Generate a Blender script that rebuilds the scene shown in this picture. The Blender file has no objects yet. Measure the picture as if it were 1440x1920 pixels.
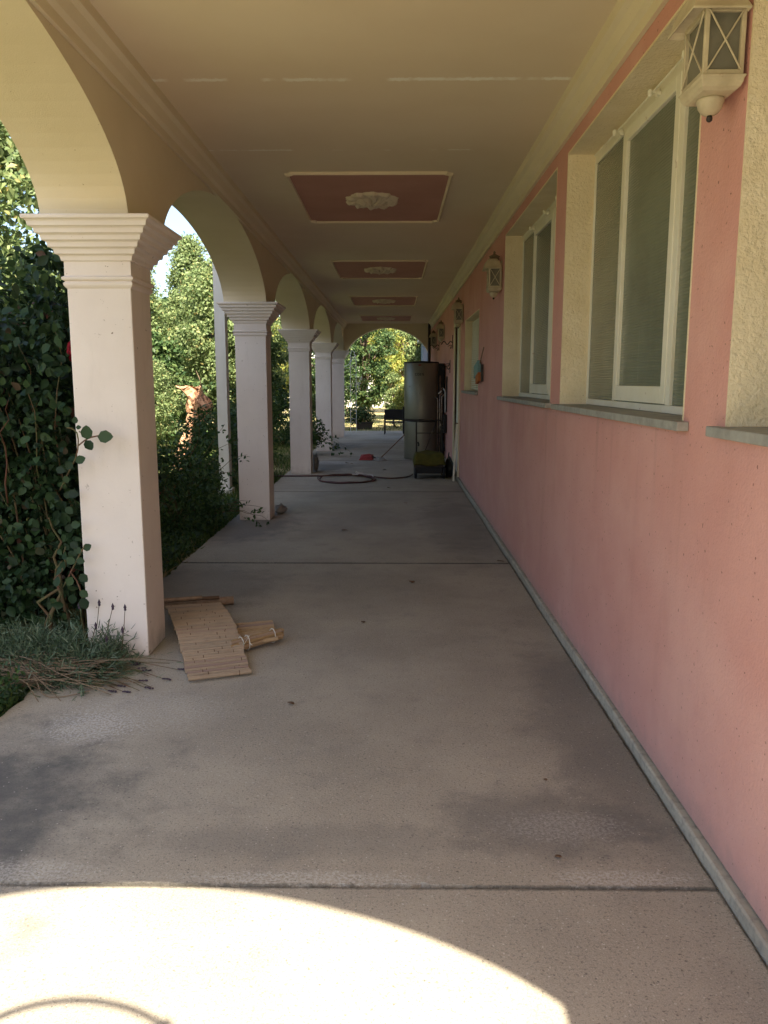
import bpy, math, random
import numpy as np
from mathutils import Vector, Matrix
random.seed(7); rng = np.random.default_rng(11)
S = bpy.context.scene; COL = S.collection; PI = math.pi
# ------------------------------------------------------------------ camera, sky, sun
cam = bpy.data.cameras.new("camera"); co = bpy.data.objects.new("camera", cam); COL.objects.link(co)
cam.sensor_fit = 'VERTICAL'; cam.sensor_height = 36.0; cam.lens = 36.0*1510/1920
cam.clip_start = 0.02; cam.clip_end = 2000
pit, yaw = math.radians(9.2), math.radians(.68)
Fv = Vector((-math.sin(yaw)*math.cos(pit), math.cos(yaw)*math.cos(pit), -math.sin(pit)))
co.location = (0, 0, 1.6); co.rotation_euler = Fv.to_track_quat('-Z', 'Y').to_euler()
S.camera = co
S.view_settings.view_transform = 'Standard'; S.view_settings.look = 'None'
S.view_settings.gamma = 1.0; S.view_settings.exposure = 2.15
W = bpy.data.worlds.new("World"); S.world = W; W.use_nodes = True
nt = W.node_tree; bg = nt.nodes['Background']; sky = nt.nodes.new('ShaderNodeTexSky')
sky.sky_type = 'NISHITA'; sky.sun_disc = False; sky.sun_elevation = math.radians(49.5)
sky.sun_rotation = math.radians(166.5); sky.air_density = 1.0; sky.dust_density = 3.0; sky.altitude = 200
nt.links.new(sky.outputs[0], bg.inputs[0]); bg.inputs[1].default_value = 0.082
sl = bpy.data.lights.new("sun", 'SUN'); sl.energy = 4.2; sl.angle = math.radians(.5); sl.color = (1, .90, .72)
so = bpy.data.objects.new("sun", sl); COL.objects.link(so)
so.rotation_euler = Vector((-.2, .818, -1)).to_track_quat('-Z', 'Y').to_euler(); so.location = (6, -24, 30)
S.cycles.max_bounces = 10; S.cycles.diffuse_bounces = 7; S.cycles.glossy_bounces = 4
S.cycles.transmission_bounces = 4; S.cycles.transparent_max_bounces = 8
S.cycles.use_denoising = True; S.cycles.sample_clamp_indirect = 8

# ------------------------------------------------------------------ materials
def mat(name, c, rough=.8, spec=.3, metal=0, c2=None, nscale=3, nmix=(.35, .65), bump=0, bscale=60, bdetail=4,
        bdist=.01, speck=None, coords='Object', extra=None):
    m = bpy.data.materials.new(name); m.use_nodes = True; t = m.node_tree; N = t.nodes; L = t.links
    b = N['Principled BSDF']; b.inputs['Base Color'].default_value = (*c, 1)
    b.inputs['Roughness'].default_value = rough; b.inputs['Metallic'].default_value = metal
    b.inputs['Specular IOR Level'].default_value = spec
    tc = N.new('ShaderNodeTexCoord'); out = tc.outputs[coords]
    cur = None
    if c2:
        n = N.new('ShaderNodeTexNoise'); n.inputs['Scale'].default_value = nscale; n.inputs['Detail'].default_value = 6
        n.inputs['Roughness'].default_value = .6
        L.new(out, n.inputs['Vector']); r = N.new('ShaderNodeValToRGB'); L.new(n.outputs['Fac'], r.inputs[0])
        r.color_ramp.elements[0].position = nmix[0]; r.color_ramp.elements[1].position = nmix[1]
        r.color_ramp.elements[0].color = (*c, 1); r.color_ramp.elements[1].color = (*c2, 1); cur = r.outputs[0]
    if speck:
        col, sc, thr = speck
        v = N.new('ShaderNodeTexNoise'); v.inputs['Scale'].default_value = sc; v.inputs['Detail'].default_value = 1
        L.new(out, v.inputs['Vector']); r = N.new('ShaderNodeValToRGB'); L.new(v.outputs['Fac'], r.inputs[0])
        r.color_ramp.elements[0].position = thr; r.color_ramp.elements[1].position = thr+.03
        mx = N.new('ShaderNodeMixRGB'); L.new(r.outputs[0], mx.inputs[0])
        if cur: L.new(cur, mx.inputs[1])
        else: mx.inputs[1].default_value = (*c, 1)
        mx.inputs[2].default_value = (*col, 1); cur = mx.outputs[0]
    if extra: cur = extra(t, out, cur) or cur
    if cur: L.new(cur, b.inputs['Base Color'])
    if bump:
        n = N.new('ShaderNodeTexNoise'); n.inputs['Scale'].default_value = bscale; n.inputs['Detail'].default_value = bdetail
        n.inputs['Roughness'].default_value = .6
        L.new(out, n.inputs['Vector']); bp = N.new('ShaderNodeBump'); bp.inputs['Strength'].default_value = bump
        bp.inputs['Distance'].default_value = bdist; L.new(n.outputs['Fac'], bp.inputs['Height'])
        L.new(bp.outputs[0], b.inputs['Normal'])
    return m

class NB:   # tiny node-building helper
    def __init__(s, t): s.t = t
    def v(s, x, sock):
        if isinstance(x, (int, float)): sock.default_value = x
        elif isinstance(x, tuple): sock.default_value = (*x, 1) if len(x) == 3 else x
        else: s.t.links.new(x, sock)
    def math(s, op, a, b=0, c=0, clamp=False):
        n = s.t.nodes.new('ShaderNodeMath'); n.operation = op; n.use_clamp = clamp
        s.v(a, n.inputs[0]); s.v(b, n.inputs[1]); s.v(c, n.inputs[2]); return n.outputs[0]
    def noise(s, vec, scale, detail=4, rough=.6, stretch=None):
        if stretch:
            mp = s.t.nodes.new('ShaderNodeMapping'); s.t.links.new(vec, mp.inputs[0]); mp.inputs['Scale'].default_value = stretch; vec = mp.outputs[0]
        n = s.t.nodes.new('ShaderNodeTexNoise'); s.t.links.new(vec, n.inputs['Vector'])
        n.inputs['Scale'].default_value = scale; n.inputs['Detail'].default_value = detail; n.inputs['Roughness'].default_value = rough
        return n.outputs['Fac']
    def ramp(s, x, a, b): # smooth 0..1
        n = s.t.nodes.new('ShaderNodeMapRange'); n.interpolation_type = 'SMOOTHSTEP'
        s.v(x, n.inputs[0]); s.v(a, n.inputs[1]); s.v(b, n.inputs[2]); return n.outputs[0]
    def mix(s, f, a, b, mode='MIX'):
        n = s.t.nodes.new('ShaderNodeMixRGB'); n.blend_type = mode; s.v(f, n.inputs[0]); s.v(a, n.inputs[1]); s.v(b, n.inputs[2]); return n.outputs[0]
    def xyz(s, vec):
        n = s.t.nodes.new('ShaderNodeSeparateXYZ'); s.t.links.new(vec, n.inputs[0]); return n.outputs
    def blob(s, P, x, y, rx, ry):  # elliptical mask 1 at the centre
        dx = s.math('DIVIDE', s.math('SUBTRACT', P[0], x), rx); dy = s.math('DIVIDE', s.math('SUBTRACT', P[1], y), ry)
        return s.math('SUBTRACT', 1.0, s.math('SQRT', s.math('ADD', s.math('MULTIPLY', dx, dx), s.math('MULTIPLY', dy, dy))))

def floor_extra(t, vec, cur):
    n = NB(t); P = n.xyz(vec)
    big = n.noise(vec, .9, 5); mid = n.noise(vec, 4, 6, .7); fine = n.noise(vec, 45, 3, .7); grit = n.noise(vec, 240, 2)
    c = n.mix(n.ramp(big, .35, .65), (.285, .250, .200), (.385, .342, .272))
    c = n.mix(n.math('MULTIPLY', n.ramp(mid, .5, .75), .45), c, (.17, .16, .15))
    c = n.mix(n.math('MULTIPLY', n.ramp(grit, .35, .7), .42), c, (.50, .47, .40))
    c = n.mix(n.math('MULTIPLY', n.ramp(n.noise(vec, 110, 2), .56, .66), .5), c, (.11, .10, .09))
    c = n.mix(n.math('MULTIPLY', n.ramp(n.noise(vec, 62, 2), .66, .71), .65), c, (.09, .08, .07))
    c = n.mix(n.math('MULTIPLY', n.ramp(n.noise(vec, 75, 1), .68, .74), .5), c, (.58, .55, .48))
    # dark damp algae patch on the garden side near the camera
    m = n.ramp(n.math('ADD', n.blob(P, -1.75, 2.75, .95, .95), n.math('MULTIPLY', n.math('SUBTRACT', mid, .5), 1.3)), -.05, .8)
    c = n.mix(n.math('MULTIPLY', m, .9), c, (.095, .095, .092))
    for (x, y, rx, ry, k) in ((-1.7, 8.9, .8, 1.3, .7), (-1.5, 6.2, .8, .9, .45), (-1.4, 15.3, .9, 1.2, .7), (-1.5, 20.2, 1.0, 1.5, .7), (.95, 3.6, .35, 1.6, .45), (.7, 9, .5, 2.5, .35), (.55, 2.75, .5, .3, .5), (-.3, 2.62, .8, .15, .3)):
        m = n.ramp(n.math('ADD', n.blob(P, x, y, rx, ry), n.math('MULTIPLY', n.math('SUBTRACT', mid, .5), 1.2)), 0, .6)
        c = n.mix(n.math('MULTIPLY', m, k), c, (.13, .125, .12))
    # pale lime scuffs
    for (x, y, rx, ry, k) in ((-1.42, 3.55, .28, .22, .6), (-1.2, 3.75, .5, .3, .3), (.62, 2.72, .3, .14, .3), (-1.25, 2.42, .35, .09, .4), (-.3, 2.40, .5, .05, .45), (.75, 2.41, .3, .06, .5), (-1.3, 16.0, .9, .5, .5), (-.6, 21.5, 1, .5, .4)):
        m = n.ramp(n.math('ADD', n.blob(P, x, y, rx, ry), n.math('MULTIPLY', n.math('SUBTRACT', fine, .5), 1.6)), 0, .7)
        m = n.math('MULTIPLY', m, n.ramp(n.noise(vec, 90, 3, .7), .40, .60))
        c = n.mix(n.math('MULTIPLY', m, k), c, (.60, .58, .54))
    # dirt packed along the open joints
    for jy, k in ((2.357, .55), (7.02, .8), (11.74, .8), (16.5, .7), (21.2, .6)):
        d = n.math('ADD', n.math('ABSOLUTE', n.math('SUBTRACT', P[1], jy)), n.math('MULTIPLY', n.math('SUBTRACT', fine, .5), .03 if jy > 3 else .02))
        c = n.mix(n.math('MULTIPLY', n.ramp(d, .034 if jy > 3 else .018, .008), k), c, (.045, .042, .036))
    d = n.math('ADD', n.math('SUBTRACT', 1.04, P[0]), n.math('MULTIPLY', n.math('SUBTRACT', fine, .5), .03))
    c = n.mix(n.math('MULTIPLY', n.ramp(d, .016, .003), .7), c, (.06, .055, .05))
    # dark pores and pale aggregate
    vo = t.nodes.new('ShaderNodeTexVoronoi'); t.links.new(vec, vo.inputs['Vector']); vo.inputs['Scale'].default_value = 38
    pr = n.ramp(vo.outputs['Distance'], .16, .09); sel = n.math('GREATER_THAN', n.noise(vec, 11, 2), .55)
    c = n.mix(n.math('MULTIPLY', n.math('MULTIPLY', pr, sel), .75), c, (.11, .10, .09))
    vo2 = t.nodes.new('ShaderNodeTexVoronoi'); t.links.new(vec, vo2.inputs['Vector']); vo2.inputs['Scale'].default_value = 30
    c = n.mix(n.math('MULTIPLY', n.ramp(vo2.outputs['Distance'], .10, .06), .6), c, (.62, .58, .52))
    return c
M = {}
M['concrete'] = mat('concrete', (.3, .28, .26), .9, .2, bump=.5, bscale=90, bdist=.004, extra=floor_extra)
def plinth_extra(t, vec, cur):
    n = NB(t); return n.mix(n.math('MULTIPLY', n.ramp(n.noise(vec, 30, 4), .45, .7), .5), cur, (.2, .19, .18))
M['plinth'] = mat('plinth_concrete', (.38, .345, .28), .9, .2, c2=(.47, .43, .35), nscale=4, bump=.5, bscale=60, bdist=.006, extra=plinth_extra)
def pink_extra(t, vec, cur):
    n = NB(t); P = n.xyz(vec)
    low = n.ramp(n.math('ADD', P[2], n.math('MULTIPLY', n.noise(vec, 3, 4), .2)), .55, .05)
    c = n.mix(n.math('MULTIPLY', low, .25), cur, (.60, .35, .34))
    st = n.noise(vec, 5, 5, .65, (1, 1, .22))
    c = n.mix(n.math('MULTIPLY', n.ramp(st, .5, .8), .22), c, (.42, .22, .17))
    drip = n.math('MULTIPLY', n.ramp(n.noise(vec, 9, 4, .6, (1, 1, .06)), .55, .68), n.ramp(P[2], .75, 1.42)); drip = n.math('MULTIPLY', drip, n.math('LESS_THAN', P[2], 1.43))
    c = n.mix(n.math('MULTIPLY', drip, .22), c, (.34, .20, .16))
    fade = n.ramp(n.noise(vec, 1.1, 4, .6), .5, .72); c = n.mix(n.math('MULTIPLY', fade, .45), c, (.72, .43, .37))
    foot = n.math('MULTIPLY', n.ramp(n.math('ADD', P[2], n.math('MULTIPLY', n.noise(vec, 14, 4), .16)), .26, .10), .55)
    return n.mix(foot, c, (.38, .27, .24))
M['pink'] = mat('pink_render', (.61, .305, .26), .92, .15, c2=(.665, .36, .31), nscale=1.4, bump=.55, bscale=75, bdetail=5, bdist=.008,
                speck=((.30, .15, .12), 55, .73), extra=pink_extra)
M['cream_rough'] = mat('cream_render', (.76, .64, .43), .92, .15, c2=(.82, .71, .51), nscale=5, bump=1, bscale=55, bdetail=6, bdist=.013,
                speck=((.40, .30, .17), 120, .74))
M['cream'] = mat('cream_paint', (.68, .59, .42), .85, .2, c2=(.73, .64, .47), nscale=1.3, bump=.35, bscale=140, bdist=.003, speck=((.40, .31, .18), 75, .78))
def col_extra(t, vec, cur):
    n = NB(t); P = n.xyz(vec)
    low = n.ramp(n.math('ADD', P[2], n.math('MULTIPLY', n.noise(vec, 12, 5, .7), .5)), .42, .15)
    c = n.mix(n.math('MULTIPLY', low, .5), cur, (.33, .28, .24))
    st = n.math('MULTIPLY', n.ramp(n.noise(vec, 6, 6, .7, (1, 1, .2)), .55, .75), .25); c = n.mix(st, c, (.50, .44, .38))
    ch = n.math('MULTIPLY', n.ramp(n.noise(vec, 34, 3, .6), .70, .73), .55); c = n.mix(ch, c, (.34, .28, .23))
    return c
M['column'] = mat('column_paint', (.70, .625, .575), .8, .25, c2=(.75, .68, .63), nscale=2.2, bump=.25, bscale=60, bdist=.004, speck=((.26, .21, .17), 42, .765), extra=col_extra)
M['grime'] = mat('white_weathered', (.72, .70, .66), .9, .2, c2=(.45, .42, .38), nscale=18, bump=.4, bscale=80, bdist=.003)
def ceil_extra(t, vec, cur):
    n = NB(t); P = n.xyz(vec); c = cur
    for (y, w, k, amt) in ((4.72, .030, .49, .9), (6.08, .02, .53, .6), (10.4, .012, .6, .4)):
        d = n.math('ABSOLUTE', n.math('SUBTRACT', P[1], y))
        d = n.math('ADD', d, n.math('MULTIPLY', n.math('SUBTRACT', n.noise(vec, 26, 6, .75), .5), .085))
        line = n.ramp(d, w, w*.4); brk = n.ramp(n.noise(vec, 3.1, 3, .6, (1, .2, 1)), k-.06, k+.05)
        c = n.mix(n.math('MULTIPLY', n.math('MULTIPLY', line, brk), amt), c, (.93, .90, .80))
    return n.mix(n.math('MULTIPLY', n.ramp(n.noise(vec, .7, 3), .5, .75), .25), c, (.62, .51, .32))
M['ceiling'] = mat('ceiling_paint', (.72, .60, .43), .85, .2, c2=(.76, .65, .48), nscale=.8, bump=.15, bscale=30, bdist=.003, extra=ceil_extra)
M['panel_pink'] = mat('panel_red_pink', (.47, .25, .20), .85, .2, c2=(.52, .285, .23), nscale=2)
def rust_extra(t, vec, cur):
    n = NB(t); m = n.math('MULTIPLY', n.ramp(n.noise(vec, 9, 6, .7), .62, .72), .8); return n.mix(m, cur, (.30, .15, .07))
M['frame'] = mat('window_paint', (.74, .70, .56), .55, .4, c2=(.80, .77, .66), nscale=4, bump=.2, bscale=50, bdist=.002, extra=rust_extra)
M['lamp_paint'] = mat('lantern_paint', (.56, .49, .34), .6, .35, c2=(.44, .37, .25), nscale=14, extra=rust_extra)
M['sill'] = mat('grey_stone_sill', (.26, .25, .22), .7, .3, c2=(.36, .35, .31), nscale=14, bump=.3, bscale=60, bdist=.004)
M['dark'] = mat('black_metal', (.02, .018, .017), .5, .4, c2=(.05, .035, .025), nscale=20)
M['rubber'] = mat('black_plastic', (.018, .018, .02), .6, .3)
M['white'] = mat('white_paint', (.80, .80, .80), .55, .35, c2=(.74, .74, .73), nscale=3)
M['wire'] = mat('white_wire', (.75, .77, .8), .5, .35)
def glass_mat(name, c, ribs):
    m = bpy.data.materials.new(name); m.use_nodes = True; t = m.node_tree; n = NB(t); b = t.nodes['Principled BSDF']
    tc = t.nodes.new('ShaderNodeTexCoord'); vec = tc.outputs['Object']; P = n.xyz(vec)
    c0 = n.mix(n.ramp(n.noise(vec, 2.2, 4), .3, .7), c, tuple(x*1.25 for x in c))
    st = n.noise(vec, 6, 5, .7, (1, 1.6, .12)); c0 = n.mix(n.math('MULTIPLY', n.ramp(st, .68, .74), .3), c0, (.55, .55, .50))
    t.links.new(c0, b.inputs['Base Color']); b.inputs['Roughness'].default_value = .22; b.inputs['Specular IOR Level'].default_value = .55
    s = n.math('SINE', n.math('MULTIPLY', P[2], 2*PI/ribs)); s = n.math('ADD', s, n.math('MULTIPLY', n.noise(vec, 16, 3), .8))
    bp = t.nodes.new('ShaderNodeBump'); bp.inputs['Strength'].default_value = .35; bp.inputs['Distance'].default_value = .003
    t.links.new(s, bp.inputs['Height']); t.links.new(bp.outputs[0], b.inputs['Normal']); return m
M['glass'] = glass_mat('ribbed_glass', (.15, .165, .12), .014)
M['lamp_glass'] = mat('smoked_lantern_glass', (.13, .125, .10), .25, .5, c2=(.19, .18, .14), nscale=6)
M['steel'] = mat('brushed_tank_skin', (.22, .21, .17), .42, .5, metal=.6, c2=(.26, .25, .20), nscale=2)
M['copper'] = mat('dull_pipe', (.42, .36, .30), .35, .5, metal=.8, c2=(.2, .12, .08), nscale=30)
M['red'] = mat('red_plastic', (.30, .025, .02), .6, .3, c2=(.22, .02, .015), nscale=8)
M['hose'] = mat('brown_red_hose', (.06, .022, .02), .5, .35, c2=(.09, .035, .03), nscale=12)
M['hosepale'] = mat('pale_hose_end', (.5, .45, .42), .5, .4)
M['olive'] = mat('olive_fabric', (.11, .10, .025), .95, .1, c2=(.075, .07, .02), nscale=14, bump=.4, bscale=90, bdist=.004)
M['blue'] = mat('teal_plastic', (.16, .30, .29), .5, .3)
M['orange'] = mat('orange_bristle', (.42, .14, .04), .8, .2)
M['wood'] = mat('weathered_wood', (.30, .20, .13), .8, .2, c2=(.20, .13, .08), nscale=20)
M['mop'] = mat('mop_cotton', (.45, .44, .42), .95, .1, c2=(.3, .29, .28), nscale=40)
def bam_extra(t, vec, cur):
    n = NB(t); g = t.nodes.new('ShaderNodeNewGeometry'); r = g.outputs['Random Per Island']
    c = n.mix(r, cur, (.37, .27, .18)); c = n.mix(n.ramp(r, .84, .9), c, (.27, .19, .15))
    c = n.mix(n.math('MULTIPLY', n.ramp(n.noise(vec, 20, 5, .7), .5, .72), .45), c, (.24, .16, .11)); return c
M['bamboo'] = mat('bamboo_slats', (.26, .20, .14), .75, .2, c2=(.32, .25, .175), nscale=14, extra=bam_extra)
M['bamboo_gold'] = mat('bamboo_golden', (.34, .23, .11), .65, .25, c2=(.26, .165, .075), nscale=14, extra=bam_extra)
M['node'] = mat('bamboo_knots', (.13, .08, .05), .8, .1)
M['string'] = mat('white_string', (.6, .57, .5), .9, .1)
def bark_extra(t, vec, cur):
    n = NB(t); return n.mix(n.ramp(n.noise(vec, 9, 6, .75, (1, 1, .35)), .45, .62), cur, (.10, .05, .03))
M['bark'] = mat('bark', (.16, .12, .09), .95, .1, c2=(.09, .07, .055), nscale=12, bump=.8, bscale=25, bdist=.02)
M['stumpbark'] = mat('peeling_orange_bark', (.50, .27, .16), .95, .1, c2=(.62, .38, .25), nscale=7, bump=.9, bscale=20, bdist=.03, extra=bark_extra)
M['stem'] = mat('plant_stem', (.10, .11, .045), .8, .2, c2=(.14, .07, .045), nscale=10)
M['drystem'] = mat('dry_stem', (.21, .16, .11), .9, .1, c2=(.20, .15, .10), nscale=20)
M['flower_head'] = mat('lavender_head', (.07, .05, .07), .9, .1)
M['rose'] = mat('rose_petals', (.24, .008, .02), .7, .15, c2=(.13, .004, .01), nscale=40)
M['redstem'] = mat('young_red_shoot', (.09, .04, .025), .7, .2)
M['rock'] = mat('grey_rock', (.16, .15, .14), .9, .1, c2=(.26, .24, .22), nscale=12, bump=.7, bscale=20, bdist=.02)
M['terracotta'] = mat('dark_planter', (.05, .045, .04), .8, .2)
M['housewall'] = mat('pale_house_wall', (.62, .60, .56), .9, .1, c2=(.55, .53, .5), nscale=1)
M['shutter'] = mat('bluegrey_boards', (.22, .27, .34), .6, .3)
M['rooftile'] = mat('clay_roof', (.34, .15, .09), .9, .1, c2=(.25, .11, .07), nscale=4)
M['winddark'] = mat('dark_pane', (.03, .035, .04), .15, .5)
def ground_extra(t, vec, cur):
    n = NB(t); a = n.noise(vec, .35, 5); b_ = n.noise(vec, 2.5, 5, .7); f = n.noise(vec, 30, 4, .7)
    far_ = n.ramp(n.xyz(vec)[1], 24, 30); c = n.mix(n.math('MAXIMUM', n.ramp(a, .42, .6), far_), (.08, .12, .03), (.46, .37, .20))
    c = n.mix(n.ramp(b_, .45, .7), c, (.10, .14, .035)); return n.mix(n.math('MULTIPLY', n.ramp(f, .4, .7), .5), c, (.05, .06, .02))
M['ground'] = mat('lawn_soil', (.1, .12, .04), .95, .1, bump=.9, bscale=25, bdist=.04, extra=ground_extra)

def leafmat(name, cols, transl=.35, rough=.5, spec=.3):
    m = bpy.data.materials.new(name); m.use_nodes = True; t = m.node_tree; N = t.nodes; L = t.links
    b = N['Principled BSDF']; b.inputs['Roughness'].default_value = rough; b.inputs['Specular IOR Level'].default_value = spec
    g = N.new('ShaderNodeNewGeometry'); r = N.new('ShaderNodeValToRGB'); L.new(g.outputs['Random Per Island'], r.inputs[0])
    e = r.color_ramp.elements; e[0].color = (*cols[0][1], 1); e[0].position = cols[0][0]
    e[1].color = (*cols[-1][1], 1); e[1].position = cols[-1][0]
    for p, c in cols[1:-1]: x = e.new(p); x.color = (*c, 1)
    L.new(r.outputs[0], b.inputs['Base Color']); tr = N.new('ShaderNodeBsdfTranslucent')
    hs = N.new('ShaderNodeHueSaturation'); hs.inputs['Value'].default_value = 1.5; hs.inputs['Hue'].default_value = .485
    L.new(r.outputs[0], hs.inputs['Color']); L.new(hs.outputs[0], tr.inputs[0])
    mx = N.new('ShaderNodeMixShader'); mx.inputs[0].default_value = transl
    L.new(b.outputs[0], mx.inputs[1]); L.new(tr.outputs[0], mx.inputs[2]); L.new(mx.outputs[0], N['Material Output'].inputs[0]); return m
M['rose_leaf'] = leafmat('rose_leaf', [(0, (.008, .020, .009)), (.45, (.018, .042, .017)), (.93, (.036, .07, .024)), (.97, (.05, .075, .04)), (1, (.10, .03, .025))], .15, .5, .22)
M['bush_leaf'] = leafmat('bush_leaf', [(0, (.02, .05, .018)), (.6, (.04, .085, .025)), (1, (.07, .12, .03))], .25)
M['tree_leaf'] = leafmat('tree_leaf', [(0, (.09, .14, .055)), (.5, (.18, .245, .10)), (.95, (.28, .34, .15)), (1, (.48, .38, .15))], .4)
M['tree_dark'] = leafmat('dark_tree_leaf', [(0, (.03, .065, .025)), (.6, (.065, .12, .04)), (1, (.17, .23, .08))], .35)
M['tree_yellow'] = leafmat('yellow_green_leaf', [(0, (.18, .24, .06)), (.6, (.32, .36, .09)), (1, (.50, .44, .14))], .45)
M['lav_leaf'] = leafmat('lavender_leaf', [(0, (.04, .07, .035)), (.6, (.09, .14, .08)), (1, (.19, .23, .15))], .2)
M['grass'] = leafmat('grass_blade', [(0, (.035, .075, .02)), (.6, (.07, .12, .03)), (.85, (.12, .16, .04)), (1, (.30, .25, .12))], .3)
M['drygrass'] = leafmat('dry_grass', [(0, (.14, .10, .06)), (1, (.34, .27, .17))], .2)
M['deadleaf'] = leafmat('dead_leaf', [(0, (.10, .06, .035)), (1, (.22, .13, .07))], .1)
M['white_flower'] = mat('pale_petals', (.6, .62, .75), .7, .2)

# ------------------------------------------------------------------ mesh helpers
class MB:
    def __init__(s): s.v = []; s.f = []
    def add(s, vs, fs):
        k = len(s.v); s.v += [tuple(p) for p in vs]; s.f += [tuple(i+k for i in f) for f in fs]; return s
    def box(s, x0, x1, y0, y1, z0, z1):
        return s.add([(x0,y0,z0),(x1,y0,z0),(x1,y1,z0),(x0,y1,z0),(x0,y0,z1),(x1,y0,z1),(x1,y1,z1),(x0,y1,z1)],
                     [(0,3,2,1),(4,5,6,7),(0,1,5,4),(1,2,6,5),(2,3,7,6),(3,0,4,7)])
    def obox(s, c, hx, hy, hz, R):
        c = Vector(c); P = []
        for sz in (-1, 1):
            for sx, sy in ((-1,-1),(1,-1),(1,1),(-1,1)): P.append(c+R@Vector((sx*hx, sy*hy, sz*hz)))
        return s.add(P, [(0,3,2,1),(4,5,6,7),(0,1,5,4),(1,2,6,5),(2,3,7,6),(3,0,4,7)])
    def tube(s, pts, r, n=8, cap=True):
        pts = [Vector(p) for p in pts]; rs = r if isinstance(r, (list, tuple)) else [r]*len(pts)
        vs = []; up = None
        for i, p in enumerate(pts):
            d = (pts[min(i+1, len(pts)-1)]-pts[max(i-1, 0)]).normalized()
            if up is None: up = d.orthogonal().normalized()
            else:
                up = up-d*up.dot(d); up = up.normalized() if up.length > 1e-6 else d.orthogonal().normalized()
            w = d.cross(up)
            for k in range(n): a = 2*PI*k/n; vs.append(p+(up*math.cos(a)+w*math.sin(a))*rs[i])
        fs = [(i*n+k, i*n+(k+1)%n, (i+1)*n+(k+1)%n, (i+1)*n+k) for i in range(len(pts)-1) for k in range(n)]
        if cap: fs += [tuple(range(n))[::-1], tuple((len(pts)-1)*n+k for k in range(n))]
        return s.add(vs, fs)
    def lathe(s, prof, c=(0,0,0), n=24, square=False, sx=1, sy=1):  # prof: (radius, z)
        vs = []; m = 4 if square else n
        for r, z in prof:
            for k in range(m):
                if square: dx, dy = ((-1,-1),(1,-1),(1,1),(-1,1))[k]
                else: a = 2*PI*k/m; dx, dy = math.cos(a), math.sin(a)
                vs.append((c[0]+r*dx*sx, c[1]+r*dy*sy, c[2]+z))
        fs = [(i*m+k, i*m+(k+1)%m, (i+1)*m+(k+1)%m, (i+1)*m+k) for i in range(len(prof)-1) for k in range(m)]
        fs += [tuple(range(m))[::-1], tuple((len(prof)-1)*m+k for k in range(m))]
        return s.add(vs, fs)
    def build(s, name, m, parent=None, smooth=False, bevel=0, seg=2, rel=True):
        me = bpy.data.meshes.new(name); v = s.v
        if parent is not None and rel:
            off = world_loc(parent); v = [(a-off[0], b-off[1], c-off[2]) for a, b, c in v]
        me.from_pydata(v, [], s.f); me.validate(); me.materials.append(m)
        if smooth: me.polygons.foreach_set('use_smooth', [True]*len(me.polygons))
        o = bpy.data.objects.new(name, me); COL.objects.link(o)
        if parent is not None: o.parent = parent
        if bevel:
            b = o.modifiers.new('bevel', 'BEVEL'); b.width = bevel; b.segments = seg; b.limit_method = 'ANGLE'; b.harden_normals = False
        return o
def world_loc(o):
    l = Vector(o.location)
    while o.parent: o = o.parent; l = l+Vector(o.location)
    return l
def tag(o, label=None, cat=None, group=None, kind=None):
    if label: o['label'] = label
    if cat: o['category'] = cat
    if group: o['group'] = group
    if kind: o['kind'] = kind
    return o
def thing(name, label, cat, loc=(0,0,0), group=None):
    o = bpy.data.objects.new(name, None); COL.objects.link(o); o.location = loc; o.empty_display_size = .1
    return tag(o, label, cat, group)
def link_new(o, parent=None): COL.objects.link(o); o.parent = parent; return o
def dup(root, loc, label=None, rz=None):
    r = root.copy(); COL.objects.link(r); r.location = loc
    if rz is not None: r.rotation_euler.z = rz
    if label: r['label'] = label
    def rec(src, dst):
        for ch in list(src.children):
            c = ch.copy(); COL.objects.link(c); c.parent = dst; rec(ch, c)
    rec(root, r); return r

# leaves: every leaf a few faces, all leaves of one crown in one mesh
T_ROUND = (np.array([(0,0,0),(-.34,.22,.07),(-.42,.55,.06),(-.22,.86,.02),(0,1,-.05),(.22,.86,.02),(.42,.55,.06),(.34,.22,.07),(0,.5,-.03)], float),
           [(0,8,2,1),(8,4,3,2),(0,7,6,8),(8,6,5,4)])
T_POINT = (np.array([(0,0,0),(-.22,.12,.06),(-.36,.38,.09),(-.27,.70,.04),(0,1.05,-.12),(.27,.70,.04),(.36,.38,.09),(.22,.12,.06),(0,.5,-.04)], float),
           [(0,8,2,1),(8,4,3,2),(0,7,6,8),(8,6,5,4)])
T_OVAL = (np.array([(0,0,0),(-.24,.35,.06),(-.2,.7,.03),(0,1,-.08),(.2,.7,.03),(.24,.35,.06)], float), [(0,3,2,1),(0,5,4,3)])
T_QUAD = (np.array([(0,0,0),(-.3,.5,.10),(0,1,-.06),(.3,.5,.10)], float), [(0,2,1),(0,3,2)])
T_BLADE = (np.array([(-.02,0,0),(.02,0,0),(.016,.5,.06),(-.016,.5,.06),(0,1,.22)], float), [(0,1,2,3),(3,2,4)])
T_NEEDLE = (np.array([(-.05,0,0),(.05,0,0),(.055,.6,.02),(0,1,.06),(-.055,.6,.02)], float), [(0,1,2,3,4)])
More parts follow.
